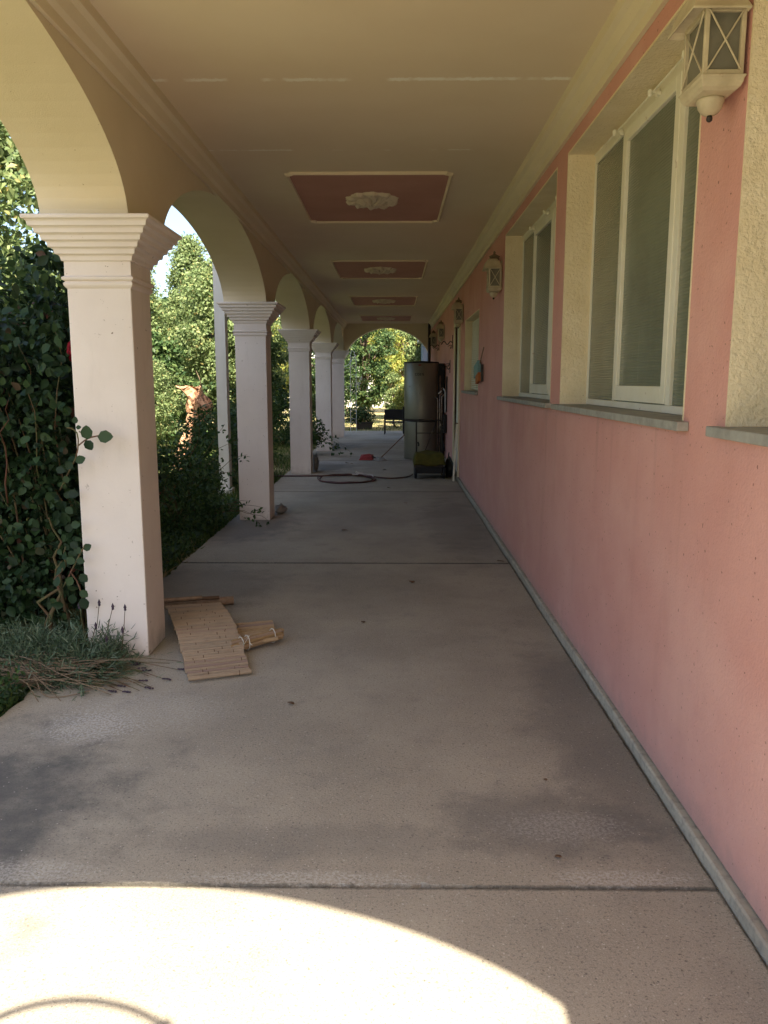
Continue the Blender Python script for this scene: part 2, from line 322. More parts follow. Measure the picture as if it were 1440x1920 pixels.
def leaves(name, pos, tdir, ndir, size, m, tpl=T_QUAD, parent=None, extra=None):
    n = len(pos); off = np.array(world_loc(parent)) if parent is not None else np.zeros(3)
    t = tdir/np.linalg.norm(tdir, axis=1, keepdims=True)
    nn = ndir-(ndir*t).sum(1, keepdims=True)*t; nn /= (np.linalg.norm(nn, axis=1, keepdims=True)+1e-9)
    b = np.cross(t, nn); V, F = tpl; k = len(V)
    P = pos[:,None,:]+size[:,None,None]*(V[None,:,0,None]*b[:,None,:]+V[None,:,1,None]*t[:,None,:]+V[None,:,2,None]*nn[:,None,:])
    P = P.reshape(-1, 3)-off
    me = bpy.data.meshes.new(name); me.vertices.add(n*k); me.vertices.foreach_set('co', P.astype(np.float32).ravel())
    fl = np.concatenate([np.array(f) for f in F]); ln = np.array([len(f) for f in F])
    loops = (fl[None,:]+(np.arange(n)*k)[:,None]).ravel(); tot = np.tile(ln, n); st = np.concatenate([[0], np.cumsum(tot)[:-1]])
    me.loops.add(len(loops)); me.loops.foreach_set('vertex_index', loops.astype(np.int32))
    me.polygons.add(len(tot)); me.polygons.foreach_set('loop_start', st.astype(np.int32)); me.polygons.foreach_set('loop_total', tot.astype(np.int32))
    me.update(calc_edges=True); me.materials.append(m)
    o = bpy.data.objects.new(name, me); COL.objects.link(o)
    if parent is not None: o.parent = parent
    return o
def rdir(n): v = rng.normal(size=(n, 3)); return v/np.linalg.norm(v, axis=1, keepdims=True)
def cloud(centers, radii, per, up=.5, flat=.8):
    """leaf positions on fuzzy shells round clump centres, leaves facing outward and up"""
    n = len(centers)*per; c = np.repeat(centers, per, 0); r = np.repeat(radii, per)
    d = rdir(n); d[:,2] *= flat; rad = r*(rng.uniform(.25, 1.0, n)**.5)*(1+rng.normal(0, .12, n))
    pos = c+d*rad[:,None]; nd = d+rdir(n)*.55+np.array([0,0,up]); td = rdir(n)+d*.5-np.array([0,0,.35]); return pos, td, nd

# ------------------------------------------------------------------ dimensions of the arcade
ZC = 3.23; XL0, XL1 = -1.90, -1.425; XW = 1.07; BAY = 4.73; Y0 = 4.54-BAY
COLY = [Y0+BAY*k+.18 for k in range(6)]           # column centres along the arcade
CX = -1.62; SPR = 2.458; YEND = COLY[-1]

# ---- ground and sky-side setting
g = MB()
nx = 60
g.add([(-400,-300,-.055),(400,-300,-.055),(400,600,-.055),(-400,600,-.055)], [(0,1,2,3)])
tag(g.build('ground', M['ground']), kind='structure')
# porch floor: separate cast slabs with open ragged joints
fl = MB(); cuts = [-7.1, -2.37, 2.357, 7.02, 11.74, 16.5, 21.2, 26.6]
def slab(x0, x1, y0, y1):
    n = 90; P = []
    def j(a): return random.gauss(0, a)
    for i in range(n): P.append((x0+(x1-x0)*i/n, y0+.007+abs(j(.004))+.006*max(0, math.sin(i*.31+y0))+.004*math.sin(i*.13), 0))
    m = int((y1-y0)/.06)
    for i in range(m): P.append((x1-.002-abs(j(.0035)), y0+(y1-y0)*i/m, 0))
    for i in range(n): P.append((x1-(x1-x0)*i/n, y1-.005-abs(j(.0015)), 0))
    for i in range(m): P.append((x0+abs(j(.012)), y1-(y1-y0)*i/m, 0))
    k = len(P); top = P; bot = [(a, b, -.12) for a, b, c in P]
    ch = [(a+(.004 if a < (x0+x1)/2 else -.004), b, 0) for a, b, c in P]
    fl.add(top+bot, [tuple(range(k))]+[(i, i+k, (i+1)%k+k, (i+1)%k) for i in range(k)])
for a, b in zip(cuts[:-1], cuts[1:]):
    slab(-1.90 if a > 0 else -1.92 if a > -2.5 else -6.5, 1.038 if a > -2.5 else 5.0, a, b)  # wide slab behind the camera is added to bounce sunlight onto the wall
tag(fl.build('porch_floor', M['concrete']), kind='structure')

# ---- the house
H = thing('house', 'pink rendered house with a cream vaulted arcade porch along its side', 'house')
WIN = [(.15, 2.62, 1.45, 2.985), (3.0, 5.25, 1.45, 2.985), (5.57, 8.05, 1.45, 2.985), (10.35, 12.35, 1.46, 2.50)]
DOOR = (13.2, 14.25, 0.06, 2.52)
TH = .19
w = MB(); y = Y0
ops = [(a, b, c, d) for a, b, c, d in WIN]+[(DOOR[0], DOOR[1], .055, DOOR[3])]
for (a, b, c, d) in sorted(ops):
    w.box(XW, XW+TH, y, a, .055, ZC+.05)
    if c > .1: w.box(XW, XW+TH, a, b, .055, c-.029)
    w.box(XW, XW+TH, a, b, d, ZC+.05); y = b
w.box(XW, XW+TH, y, YEND+.2, .055, ZC+.05)
w.build('wall', M['pink'], H)
b = MB(); b.box(XW+TH+.07, 7, Y0, YEND+.2, 0, ZC+.3); b.build('inner_wall', M['housewall'], H)
# plinth with a wavy trowelled front edge
pl = MB(); yy = np.arange(Y0, YEND+.2, .12); vs = []
for q in yy:
    e = .006*math.sin(q*2.1)+random.gauss(0, .0016); h = .046+.006*math.sin(q*1.3+1)+random.gauss(0, .001)
    vs += [(1.044+e*.6, q, -.1), (1.048+e*.6, q, h-.006), (1.054+e*.5, q, h), (1.2, q, h+.006)]
pl.add(vs, [(i*4+k, i*4+k+1, (i+1)*4+k+1, (i+1)*4+k) for i in range(len(yy)-1) for k in range(3)]); pl.build('plinth', M['plinth'], H)
# ceiling slab; unseen storey and deep-eaved roof added to shade the garden
c_ = MB(); c_.box(XL1+.001, XW-.001, Y0+.4, YEND-.15, ZC, ZC+.2); c_.build('ceiling', M['ceiling'], H)
u = MB(); u.box(XL0+.01, 7, Y0+.01, YEND+.19, ZC+.45, 6.4); u.build('shade_upper_wall', M['pink'], H)
u = MB(); u.box(XL0-.04, XL0+.01, Y0-.04, YEND+.24, ZC+.40, ZC+.52); u.build('string_course', M['cream'], H)
r = MB(); r.add([(-2.62,Y0-.7,6.35),(7.6,Y0-.7,6.35),(7.6,YEND+.9,6.35),(-2.62,YEND+.9,6.35),(-2.62,Y0-.7,6.5),(7.6,Y0-.7,6.5),(7.6,YEND+.9,6.5),(-2.62,YEND+.9,6.5),(2.5,4,8.2),(2.5,20,8.2)],
   [(0,3,2,1),(0,1,5,4),(1,2,6,5),(2,3,7,6),(3,0,4,7),(4,5,8),(5,6,9,8),(6,7,9),(7,4,8,9)]); r.build('roof', M['rooftile'], H)
# cornices (profile strips)
def cornice(x, sgn, name='cornice'):
    pf = [(0, ZC-.165), (.022, ZC-.165), (.026, ZC-.12), (.05, ZC-.105), (.07, ZC-.06), (.095, ZC-.045), (.10, ZC+.001)]
    m = MB(); ys = [Y0+.39, YEND-.16]; vs = [(x+sgn*a, yq, z) for yq in ys for a, z in pf]; k = len(pf)
    m.add(vs, [(i, i+1, k+i+1, k+i) for i in range(k-1)]); return m.build(name, M['cream'], H)
cornice(XW-.001, -1); cornice(XL1+.001, 1)

# arcade wall along the garden and the two end arches
def arch_bottom(a, b, spr, rise, p, n=40):
    c, h = (a+b)/2, (b-a)/2; out = []
    for i in range(n+1):
        t = PI*(1-i/n); x = math.cos(t); sy = max(0, math.sin(t))
        out.append((c+h*math.copysign(abs(x)**(2/p), x), spr+rise*sy**(2/p)))
    return out
def arch_mesh(mb, prof, ztop, d0, d1, axis):
    n = len(prof); vs = []
    for d in (d0, d1):
        for (a, z) in prof: vs += [(d, a, z), (d, a, ztop)] if axis == 'y' else [(a, d, z), (a, d, ztop)]
    o = 2*n; fs = []
    for i in range(n-1):
        fs += [(2*i, 2*i+1, 2*i+3, 2*i+2), (o+2*i, o+2*i+2, o+2*i+3, o+2*i+1), (2*i, 2*i+2, o+2*i+2, o+2*i), (2*i+1, o+2*i+1, o+2*i+3, 2*i+3)]
    fs += [(0, o, o+1, 1), (2*n-2, 2*n-1, o+2*n-1, o+2*n-2)]
    mb.add(vs, fs)
prof = [(Y0, SPR)]
for k in range(5):
    a, b_ = COLY[k]+(.35 if k == 0 else .44), COLY[k+1]-.22
    prof += arch_bottom(a, b_, SPR, .67 if k == 0 else .63, 2.0 if k == 0 else 1.8)
prof.append((YEND+.18, SPR))
aw = MB(); arch_mesh(aw, prof, ZC+.45, XL0, XL1, 'y'); awo = aw.build('arcade_wall', M['cream'], H)
for nm, d0, d1 in (('near', Y0, Y0+.37), ('far', YEND-.18, YEND+.18)):
    pf = [(XL1+.002, SPR-.2)]+arch_bottom(XL1+.04, XW-.05, SPR-.2, .86, 1.8)+[(XW-.002, SPR-.2)]
    m = MB(); arch_mesh(m, pf, ZC+.44, d0, d1, 'x'); m.build('end_arch', M['cream'], H)
# pilaster under the right springing of each end arch
for d0, d1 in ((Y0+.01, Y0+.36),):
    m = MB(); m.box(1.0, XW-.001, d0, d1, .053, SPR-.20); pz = m.build('pilaster', M['column'], H, bevel=.006)
    m = MB(); m.box(.965, XW-.001, d0-.03, d1+.03, SPR-.18, SPR-.06); m.box(.935, XW-.001, d0-.06, d1+.06, SPR-.059, SPR+.03); m.build('capital', M['column'], pz, bevel=.02, seg=4)
# columns: shaft > stepped capital
def column(yc):
    s = MB(); s.lathe([(.178, 0), (.178, .5), (.177, 1.0), (.176, 2.13)], (CX, yc, 0), square=True)
    sh = s.build('column', M['column'], H, bevel=.006)
    cp = [(.172, 2.10), (.184, 2.112), (.190, 2.122), (.190, 2.135), (.182, 2.142), (.196, 2.150), (.198, 2.163), (.184, 2.172), (.183, 2.248)]
    z = 2.250; rr = .194
    for i in range(6):
        cp += [(rr, z), (rr+.004, z+.022), (rr+.012, z+.030)]; rr += .024; z += .0325
    cp += [(.338, z+.002), (.340, 2.462), (.335, 2.468)]
    q = MB(); q.lathe(cp, (CX, yc, 0), square=True)
    q.build('capital', M['column'], sh, bevel=.0025)
    return sh
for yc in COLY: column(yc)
# ceiling panels > moulding, medallion
def panel(y0, L):
    x0, x1 = -.84, .44; z = ZC-.004; cr = .05; pts = []
    for (cx_, cy_, a0) in ((x0, y0, 90), (x1, y0, 180), (x1, y0+L, 270), (x0, y0+L, 0)):
        seg = [(cx_+cr*math.cos(math.radians(a0-t*90/5)), cy_+cr*math.sin(math.radians(a0-t*90/5))) for t in range(6)]
        pts += seg
    m = MB(); n = len(pts); m.add([(a, b, z) for a, b in pts]+[(a, b, z+.01) for a, b in pts], [tuple(range(n))]+[(i, (i+1)%n, (i+1)%n+n, i+n) for i in range(n)])
    p = m.build('ceiling_panel', M['panel_pink'], H)
    m = MB(); cxm, cym = (x0+x1)/2, y0+L/2
    def off(a, b, k): return (a+math.copysign(k, a-cxm), b+math.copysign(k, b-cym))
    rings = [(0.0, z+.002), (.004, z-.014), (.016, z-.020), (.026, z-.012), (.030, z+.003)]
    vs = [(*off(a, b, k), zz) for k, zz in rings for a, b in pts]
    m.add(vs, [(i*n+j, i*n+(j+1)%n, (i+1)*n+(j+1)%n, (i+1)*n+j) for i in range(4) for j in range(n)]); m.build('moulding', M['ceiling'], p)
    m = MB(); NR, NA = 14, 72; vs = []
    for i in range(NR+1):
        t = i/NR
        for k in range(NA):
            a = 2*PI*k/NA; lob = 1+.10*abs(math.sin(5*a))+.03*math.sin(20*a)
            rx = .225*t*lob; ry = .30*t*lob
            h = .012+.032*abs(math.sin(t*PI*1.6))*(.55+.45*math.sin(10*a+t*5))+.03*math.exp(-(t/.16)**2)+.010*math.sin(a*20+t*14)
            h = h*(1-t**6)+.004
            vs.append((cxm+rx*math.cos(a), cym+ry*math.sin(a), z-h if i < NR else z+.001))
    fs = [(i*NA+k, i*NA+(k+1)%NA, (i+1)*NA+(k+1)%NA, (i+1)*NA+k) for i in range(NR) for k in range(NA)]
    fs.append(tuple(range(NA)))
    m.add(vs, fs); m.build('medallion', M['ceiling'], p, smooth=True)
for y0_, L_ in ((6.70, 1.93), (11.36, 1.86), (15.98, 1.86), (20.55, 1.9)): panel(y0_, L_)
# windows > frame, pane, casement..., sill
def window(a, b, z0, z1, big=True):
    XF = XW+TH-.026
    rv = MB(); t = .012; x0, x1 = XW-.0015, XW+TH-.004
    rv.box(x0, x1, a, a+t, z0+.007, z1); rv.box(x0, x1, b-t, b, z0+.007, z1); rv.box(x0, x1, a+t, b-t, z1-t, z1)
    fr = rv.build('window_reveal', M['cream_rough'], H)
    f = MB(); a2, b2 = a+t, b-t; zt = z1-t; zb = z0+.008
    f.box(XF, XF+.05, b2-.02, b2, zb, zt); f.box(XF, XF+.05, a2, a2+.02, zb, zt)
    f.box(XF, XF+.05, a2+.02, b2-.02, zt-.06, zt); f.box(XF, XF+.05, a2+.02, b2-.02, zb, zb+.035)
    if big:
        m1, m2 = b-.65, b-1.605
        f.box(XF-.004, XF+.05, m1-.04, m1, zb+.035, zt-.06); f.box(XF-.006, XF+.05, m2, m2+.055, zb+.035, zt-.06)
    wf = f.build('window', M['frame'], H, bevel=.003)
    if big:
        c = MB(); c0, c1 = m2+.057, m1-.042; q = zb+.04; e = zt-.063; x = XF-.010
        c.box(x, x+.03, c0, c0+.06, q, e); c.box(x, x+.03, c1-.045, c1, q, e); c.box(x, x+.03, c0+.06, c1-.045, e-.06, e); c.box(x, x+.03, c0+.06, c1-.045, q, q+.08)
        c.build('casement', M['frame'], wf, bevel=.004)
        l = MB()
        for yy_ in (a+(b-a)*.72, a+(b-a)*.45, a+(b-a)*.25):
            l.box(XF-.03, XF-.004, yy_-.008, yy_+.008, zt-.055, zt-.035); l.lathe([(.004,-.02),(.011,-.012),(.011,.008),(.004,.014)], (XF-.045, yy_+.01, zt-.045), n=8)
            l.box(XF-.03, XF-.012, yy_-.05, yy_-.02, zt-.075, zt-.06)
        l.tube([(XF-.03, a+.2, zt-.035), (XF-.032, (a+b)/2, zt-.045), (XF-.03, b-.12, zt-.035)], .004, 6); l.build('latch', M['frame'], wf)
    p = MB(); p.box(XF+.010, XF+.018, a2+.021, b2-.021, zb+.036, zt-.061); p.build('pane', M['glass'], wf)
    s = MB(); s.box(XW-.045, XW+TH+.03, a+.002, b-.002, z0-.028, z0+.006); s.box(XW-.045, XW-.001, a-.06 if big else a-.02, a+.001, z0-.028, z0+.006); s.box(XW-.045, XW-.001, b-.001, b+.05 if big else b+.02, z0-.028, z0+.006); s.build('window_sill', M['sill'], wf, bevel=.004)
for k, wv in enumerate(WIN): window(*wv, big=k < 3)
# shutters of the small far window
sh = MB(); a, b_, z0, z1 = WIN[3]
for k in range(34): sh.box(XW+.10, XW+.125, a+.03, b_-.03, z0+.03+k*.029, z0+.05+k*.029)
sh.build('shutter', M['frame'], H)
# door
a, b_, z0, z1 = DOOR
d = MB(); d.box(XW-.025, XW+.06, b_, b_+.09, .056, z1+.09); d.box(XW-.025, XW+.06, a-.09, a, .056, z1+.09); d.box(XW-.025, XW+.06, a, b_, z1, z1+.09)
dd = d.build('door_frame', M['cream'], H, bevel=.004)
d = MB(); d.box(XW+.03, XW+.07, a+.001, b_-.001, .056, z1-.001); d.build('door', M['frame'], dd)
# ---- white post carrying the eaves in the garden
p = thing('white_post', 'tall white square post rising behind the bushes past the second column', 'post', (-2.455, 11.6, -.05))
m = MB(); m.box(-2.53, -2.38, 11.6, 11.78, -.05, 6.34); m.build('shaft', M['white'], p, bevel=.006)
m = MB(); m.box(-2.56, -2.35, 11.57, 11.81, -.05, .06); m.build('foot', M['white'], p, bevel=.005)

# ---- wall lanterns
def lantern():
    root = thing('wall_lantern', 'x', 'wall lantern', (XW, 0, 2.65), 'lanterns along the pink wall')
    def R(m, n, mt, **k): return m.build(n, mt, root, **k)
    xo, xi, hy = XW-.135, XW-.012, .092; z0, z1 = 2.518, 2.712
    m = MB(); m.box(XW-.012, XW+.002, -.05, .05, 2.50, 2.78); R(m, 'back_plate', M['lamp_paint'], bevel=.004)
    m = MB()
    for x in (xo, xi-.014):
        for yy_ in (-hy, hy-.014): m.box(x, x+.014, yy_, yy_+.014, z0, z1)
    for zz in (z0, z1-.016):
        m.box(xo+.014, xi-.014, -hy, -hy+.012, zz, zz+.016); m.box(xo+.014, xi-.014, hy-.012, hy, zz, zz+.016)
        m.box(xo, xo+.012, -hy+.014, hy-.014, zz, zz+.016); m.box(xi-.013, xi-.001, -hy+.014, hy-.014, zz, zz+.016)
    R(m, 'cage', M['lamp_paint'], bevel=.002)
    m = MB(); r = .0028
    for yy_ in (-hy-.001, hy+.001):
        m.tube([(xo+.01, yy_, z0+.012), (xi-.01, yy_, z1-.012)], r, 6); m.tube([(xi-.01, yy_-.002, z0+.012), (xo+.01, yy_-.002, z1-.012)], r, 6)
    m.tube([(xo-.001, -hy+.01, z0+.012), (xo-.001, hy-.01, z1-.012)], r, 6); m.tube([(xo-.003, hy-.01, z0+.012), (xo-.003, -hy+.01, z1-.012)], r, 6)
    R(m, 'cross_bars', M['lamp_paint'])
    m = MB(); m.box(xo+.012, xi-.014, -hy+.012, hy-.012, z0+.01, z1-.01); R(m, 'glass', M['lamp_glass'])
    cx_ = (xo+xi)/2; hx = (xi-xo)/2
    # flared hipped lid with small gallery and finial
    m = MB(); m.lathe([(1.10, z1-.001), (1.16, z1-.012), (1.26, z1-.018), (1.28, z1-.012), (1.16, z1+.006), (1.06, z1+.028), (.92, z1+.055), (.70, z1+.078), (.55, z1+.085)], (cx_-.022, 0, 0), square=True, sx=hx*1.12, sy=hy)
    R(m, 'lid', M['lamp_paint'], bevel=.002)
    m = MB()
    for k in range(12):
        a = 2*PI*k/12; m.box(cx_+.042*math.cos(a)-.003, cx_+.042*math.cos(a)+.003, .046*math.sin(a)-.003, .046*math.sin(a)+.003, z1+.085, z1+.108)
    m.lathe([(.05, z1+.083), (.053, z1+.088), (.05, z1+.093)], (cx_, 0, 0), n=16); m.lathe([(.052, z1+.106), (.055, z1+.112), (.03, z1+.125), (.010, z1+.135), (.013, z1+.147), (.004, z1+.165)], (cx_, 0, 0), n=16)
    R(m, 'gallery', M['drystem'])
    m = MB(); m.lathe([(.62, z0-.040), (.80, z0-.038), (.95, z0-.030), (1.03, z0-.018), (1.05, z0-.008), (1.12, z0-.004), (1.10, z0+.001)], (cx_, 0, 0), square=True, sx=hx, sy=hy); R(m, 'pan', M['lamp_paint'], bevel=.004)
    m = MB(); m.lathe([(.002, z0-.090), (.016, z0-.088), (.028, z0-.080), (.037, z0-.067), (.040, z0-.053), (.043, z0-.049), (.040, z0-.040)], (cx_, 0, 0), n=24)
    bl = R(m, 'bowl', M['lamp_paint'], smooth=True); m = MB(); m.lathe([(.003, z0-.108), (.009, z0-.104), (.010, z0-.097), (.007, z0-.088)], (cx_, 0, 0), n=12)
    m.build('knob', M['dark'], bl, smooth=True)
    return root
LT = lantern()
lant = [(2.725, 'nearest cream lantern, on the pier between the two nearest windows, cut by the picture top'),
        (8.3, 'cream lantern hanging just past the second window, beside its far jamb'),
        (12.75, 'third wall lantern, above the small shuttered window by the door'),
        (17.4, 'dark lantern on the wall high over the right side of the water heater'),
        (20.6, 'farthest lantern, tiny and dark beside the end arch')]
for i, (yy_, lb) in enumerate(lant):
    if i == 0: LT.location.y = yy_; LT['label'] = lb
    else: dup(LT, (XW, yy_, 2.65), lb)

# ---- wrought-iron plant brackets on the wall
def bracket(y, z, L, lb, s=1):
    t = thing('wall_bracket', lb, 'iron bracket', (XW, y, z), 'scrolled iron brackets on the pink wall')
    m = MB(); m.box(XW-.012, XW+.001, y-.015, y+.015, z-.10, z+.14); m.build('plate', M['dark'], t)
    m = MB(); pts = [(XW-.01-L*k/14, y, z+.03*math.sin(k*.75)*s) for k in range(15)]; m.tube(pts, .008, 8)
    sc = [(XW-.04-.05*k/12*math.cos(k*.55), y, z-.06*s-.05*(1-k/14)*math.sin(k*.55)) for k in range(13)]; m.tube(sc, .006, 8); m.build('arm', M['dark'], t)
bracket(14.9, 2.29, .20, 'upper wavy iron bracket on the pink wall beyond the door')
bracket(15.5, 1.86, .16, 'lower curled iron bracket on the wall just right of the water heater', -1)
bracket(19.3, 2.42, .22, 'iron bracket high on the wall behind the water heater near the end arch')
# black curved bracket hung in the near arch (only its shadow falls in the picture)
t = thing('hanging_basket_bracket', 'long curved black iron bracket in the near end arch that casts a thin curved shadow', 'iron bracket', (XL1, .02, 2.2))
m = MB(); pts = []
pts = [(-1.45, .02, 1.93), (-1.1, .02, 1.94), (-.80, .02, 1.90)]+[(-.37+.30*math.cos(math.radians(a)), .02, 1.96+.30*math.sin(math.radians(a))) for a in range(185, 37, -6)]
m.tube(pts, .011, 8); m.build('arm', M['dark'], t, smooth=True)
m = MB(); m.lathe([(.004,-.03),(.022,-.02),(.026,0),(.02,.02),(.004,.03)], (pts[-1][0], .02, pts[-1][2]-.01), n=12); m.build('finial', M['dark'], t, smooth=True)

# ---- water heater
TX, TY, TR = .575, 16.95, .355
t = thing('water_heater', 'tall round metal water heater standing against the pink wall at the far end', 'water heater', (TX, TY, 0))
def T(m, n, mt, **k): return m.build(n, mt, t, **k)
m = MB(); m.lathe([(TR, .83), (TR+.003, .85), (TR+.003, 1.97), (TR-.01, 1.985), (TR-.05, 1.99)], (TX, TY, 0), n=64); T(m, 'tank', M['steel'], smooth=True)
m = MB(); m.lathe([(TR-.006, .79), (TR+.012, .80), (TR+.012, .815), (TR-.006, .825)], (TX, TY, 0), n=64); T(m, 'band', M['dark'], smooth=True)
m = MB(); m.lathe([(TR, .01), (TR+.002, .02), (TR+.002, .77), (TR, .785)], (TX, TY, 0), n=64); T(m, 'lower_casing', M['steel'], smooth=True)
m = MB(); m.lathe([(TR+.004, 1.97), (TR+.010, 1.985), (TR+.002, 2.0), (.04, 2.02), (.001, 2.02)], (TX, TY, 0), n=48); T(m, 'lid', M['rubber'], smooth=True)
m = MB(); m.box(TX-TR-.03, TX-TR+.03, TY-.06, TY+.05, .52, 1.08); T(m, 'side_panel', M['rubber'], bevel=.01)
m = MB(); m.box(TX+TR-.03, TX+TR+.12, TY-.11, TY+.3, .02, 1.97); T(m, 'dark_upright', M['rubber'], bevel=.012)  # tall black box along the right side of the tank
m = MB()   # dark badge lettering: small blurred capitals, read only as dark strokes
def arcbox(x, z, hw, hh):
    dx = x-TX; yq = TY-math.sqrt((TR+.003)**2-dx*dx)-.002; m.obox((x, yq, z), hw, .002, hh, Matrix.Rotation(math.asin(dx/TR), 3, 'Z'))
for i, strokes in enumerate((((-.016,0,.004,.024),(0,.02,.014,.004),(0,-.02,.014,.004)), ((-.016,0,.004,.024),(0,.02,.014,.004),(0,-.02,.014,.004),(.014,0,.004,.024)),
                             ((-.014,0,.004,.024),(.0,.02,.014,.004),(0,0,.012,.004),(0,-.02,.014,.004)), ((-.014,.01,.004,.014),(0,.02,.014,.004),(0,0,.014,.004),(0,-.02,.014,.004),(.014,-.01,.004,.014)))):
    for (dx, dz, hw, hh) in strokes: arcbox(.455+i*.047+dx, 1.745+dz, hw, hh)
T(m, 'badge', M['winddark'])
m = MB(); m.obox((.53, TY-TR-.004, 1.93), .028, .002, .012, Matrix.Identity(3)); T(m, 'red_badge', M['red'])
for x, y_, z in ((.52, TY-TR-.004, 1.52), (.52, TY-TR-.004, 1.36), (.325, TY-.26, 1.5)):
    m = MB(); m.lathe([(.001,-.01),(.011,-.006),(.011,.006),(.001,.01)], (x, y_, z), n=10); T(m, 'stud', M['steel'])
t = thing('pipework', 'copper and white pipes with small valves between the water heater and the wall', 'pipes', (1.0, 16.4, 0))
m = MB()
m.tube([(.94, 16.5, .05), (.94, 16.5, 1.72)], .013, 10); m.tube([(.975, 16.45, .3), (.975, 16.45, 1.30), (1.02, 16.45, 1.34), (1.06, 16.45, 1.34)], .012, 10)
m.tube([(.90, 16.55, .1), (.90, 16.55, 1.25), (.84, 16.6, 1.3)], .012, 10); m.build('pipe', M['copper'], t, smooth=True)
m = MB(); m.tube([(1.035, 16.3, .98), (1.038, 16.3, 1.06), (1.03, 16.3, 1.40), (1.0, 16.35, 1.46)], .011, 8)
m.build('white_hose', M['white'], t, smooth=True)
m = MB(); m.tube([(.90, 16.4, 1.36), (.93, 16.4, 1.38), (.965, 16.4, 1.42)], .012, 8); m.build('tap', M['white'], t, smooth=True)
m = MB(); m.tube([(1.05, 16.2, 1.0), (1.055, 16.2, 1.70)], .014, 8); m.tube([(.98, 16.3, .45), (1.02, 16.2, .30), (1.03, 16.2, .22)], .012, 8); m.build('black_tube', M['rubber'], t, smooth=True)
m = MB()
for (x, y_, z, r) in ((.985, 16.35, .70, .055), (.95, 16.4, 1.02, .028), (.95, 16.4, 1.36, .022), (.98, 16.35, 1.46, .02)):
    pts = [(x+r*math.cos(a*PI/8), y_, z+r*math.sin(a*PI/8)) for a in range(17)]; m.tube(pts, r*.28, 6, cap=False); m.obox((x, y_, z), r*.9, .008, r*.16, Matrix.Identity(3))
m.build('valve', M['copper'], t, smooth=True)
m = MB(); m.box(.99, 1.06, 16.15, 16.3, .58, .95); m.build('control_box', M['rubber'], t, bevel=.01)
# downpipe in the far corner
t = tag(MB().tube([(.99, 22.9, .055), (.99, 22.9, 3.2)], .04, 12).build('downpipe', M['dark'], smooth=True), 'thin black pipe running down the wall corner beside the end arch above the water heater', 'pipe')
t = thing('wooden_board', 'pale narrow board leaning upright against the door frame', 'board', (1.03, 13.0, 0))
m = MB(); m.obox((.99, 12.96, .47), .014, .03, .46, Matrix.Rotation(.05, 3, 'Y')); m.build('plank', M['frame'], t, bevel=.003)
m = MB(); m.obox((1.012, 12.96, .94), .018, .034, .008, Matrix.Rotation(.05, 3, 'Y')); m.build('end_cap', M['wood'], t)

# ---- garden cart with olive cover in front of the heater
t = thing('garden_cart', 'black wheeled cart with bent tube handle and olive cloth cover by the water heater', 'cart', (.6, 13.6, 0))
def T(m, n, mt, **k): return m.build(n, mt, t, **k)
m = MB(); m.box(.35, .82, 13.30, 13.95, .09, .235); T(m, 'tub', M['rubber'], bevel=.02)
m = MB(); m.box(.34, .83, 13.29, 13.34, .20, .25); m.box(.34,.83,13.9,13.96,.20,.25); T(m, 'rim', M['dark'], bevel=.008)
for x in (.37, .84):
    for y_ in (13.38, 13.88):
        m = MB(); c = [(r_, dx) for r_, dx in ((.03,-.022),(.085,-.022),(.1,-.012),(.1,.012),(.085,.022),(.03,.022))]
        vs = [(x+dx, y_+r_*math.cos(a*PI/12), .10+r_*math.sin(a*PI/12)) for r_, dx in c for a in range(24)]
        m.add(vs, [(i*24+k, i*24+(k+1)%24, (i+1)*24+(k+1)%24, (i+1)*24+k) for i in range(5) for k in range(24)]); wl = T(m, 'wheel', M['rubber'], smooth=True)
        m = MB(); m.tube([(x-.024, y_, .10), (x+.024, y_, .10)], .032, 16); m.build('hub', M['steel'], wl)
m = MB(); n_ = 18; vs = []
for i in range(n_+1):
    for j in range(n_+1):
        u_, v_ = i/n_, j/n_; ed = min(u_, 1-u_, v_, 1-v_)
        z = .25+.19*min(1, ed*22)**.5*.85+.012*math.sin(u_*9+v_*4)+random.gauss(0, .004)
        sg = .03*(1 if ed == 0 else 0)
        vs.append((.335+.52*u_, 13.26+.68*v_, z-sg))
m.add(vs, [(i*(n_+1)+j, i*(n_+1)+j+1, (i+1)*(n_+1)+j+1, (i+1)*(n_+1)+j) for i in range(n_) for j in range(n_)])
o = T(m, 'cloth_cover', M['olive'], smooth=True); so_ = o.modifiers.new('thick', 'SOLIDIFY'); so_.thickness = .01; sb = o.modifiers.new('sub', 'SUBSURF'); sb.levels = 1; sb.render_levels = 1
m = MB(); h = [(.40, 14.0, .25), (.395, 13.98, .6), (.39, 13.95, .88), (.405, 13.94, .93), (.44, 13.94, .945), (.78, 13.94, .945), (.815, 13.94, .93), (.825, 13.95, .88), (.83, 13.98, .6), (.84, 14.0, .25)]
m.tube(h, .013, 10); m.tube([(.40, 13.97, .72), (.82, 13.97, .72)], .008, 8); m.tube([(.52, 13.9, .35), (.74, 13.93, .93)], .007, 8); T(m, 'handle', M['dark'], smooth=True)
m = MB(); m.tube([(.42, 13.92, .57), (.435, 13.91, .53), (.43, 13.91, .50)], .014, 8); T(m, 'grip_lever', M['rubber'])
t2 = thing('black_bag', 'dark slumped bag on the floor between the olive-covered cart and the wall', 'bag', (.92, 13.6, 0))
m = MB(); vs = []; 
for i in range(13):
    for k in range(20):
        a = 2*PI*k/20; q = i/12; rr = .5*math.sin(PI*min(1, .12+q*.85))**.7*(1+.07*math.sin(a*5+i)); vs.append((.945+.085*2*rr*math.cos(a)*.9, 13.65+.25*2*rr*math.sin(a), .34*q+.01*math.sin(a*3)))
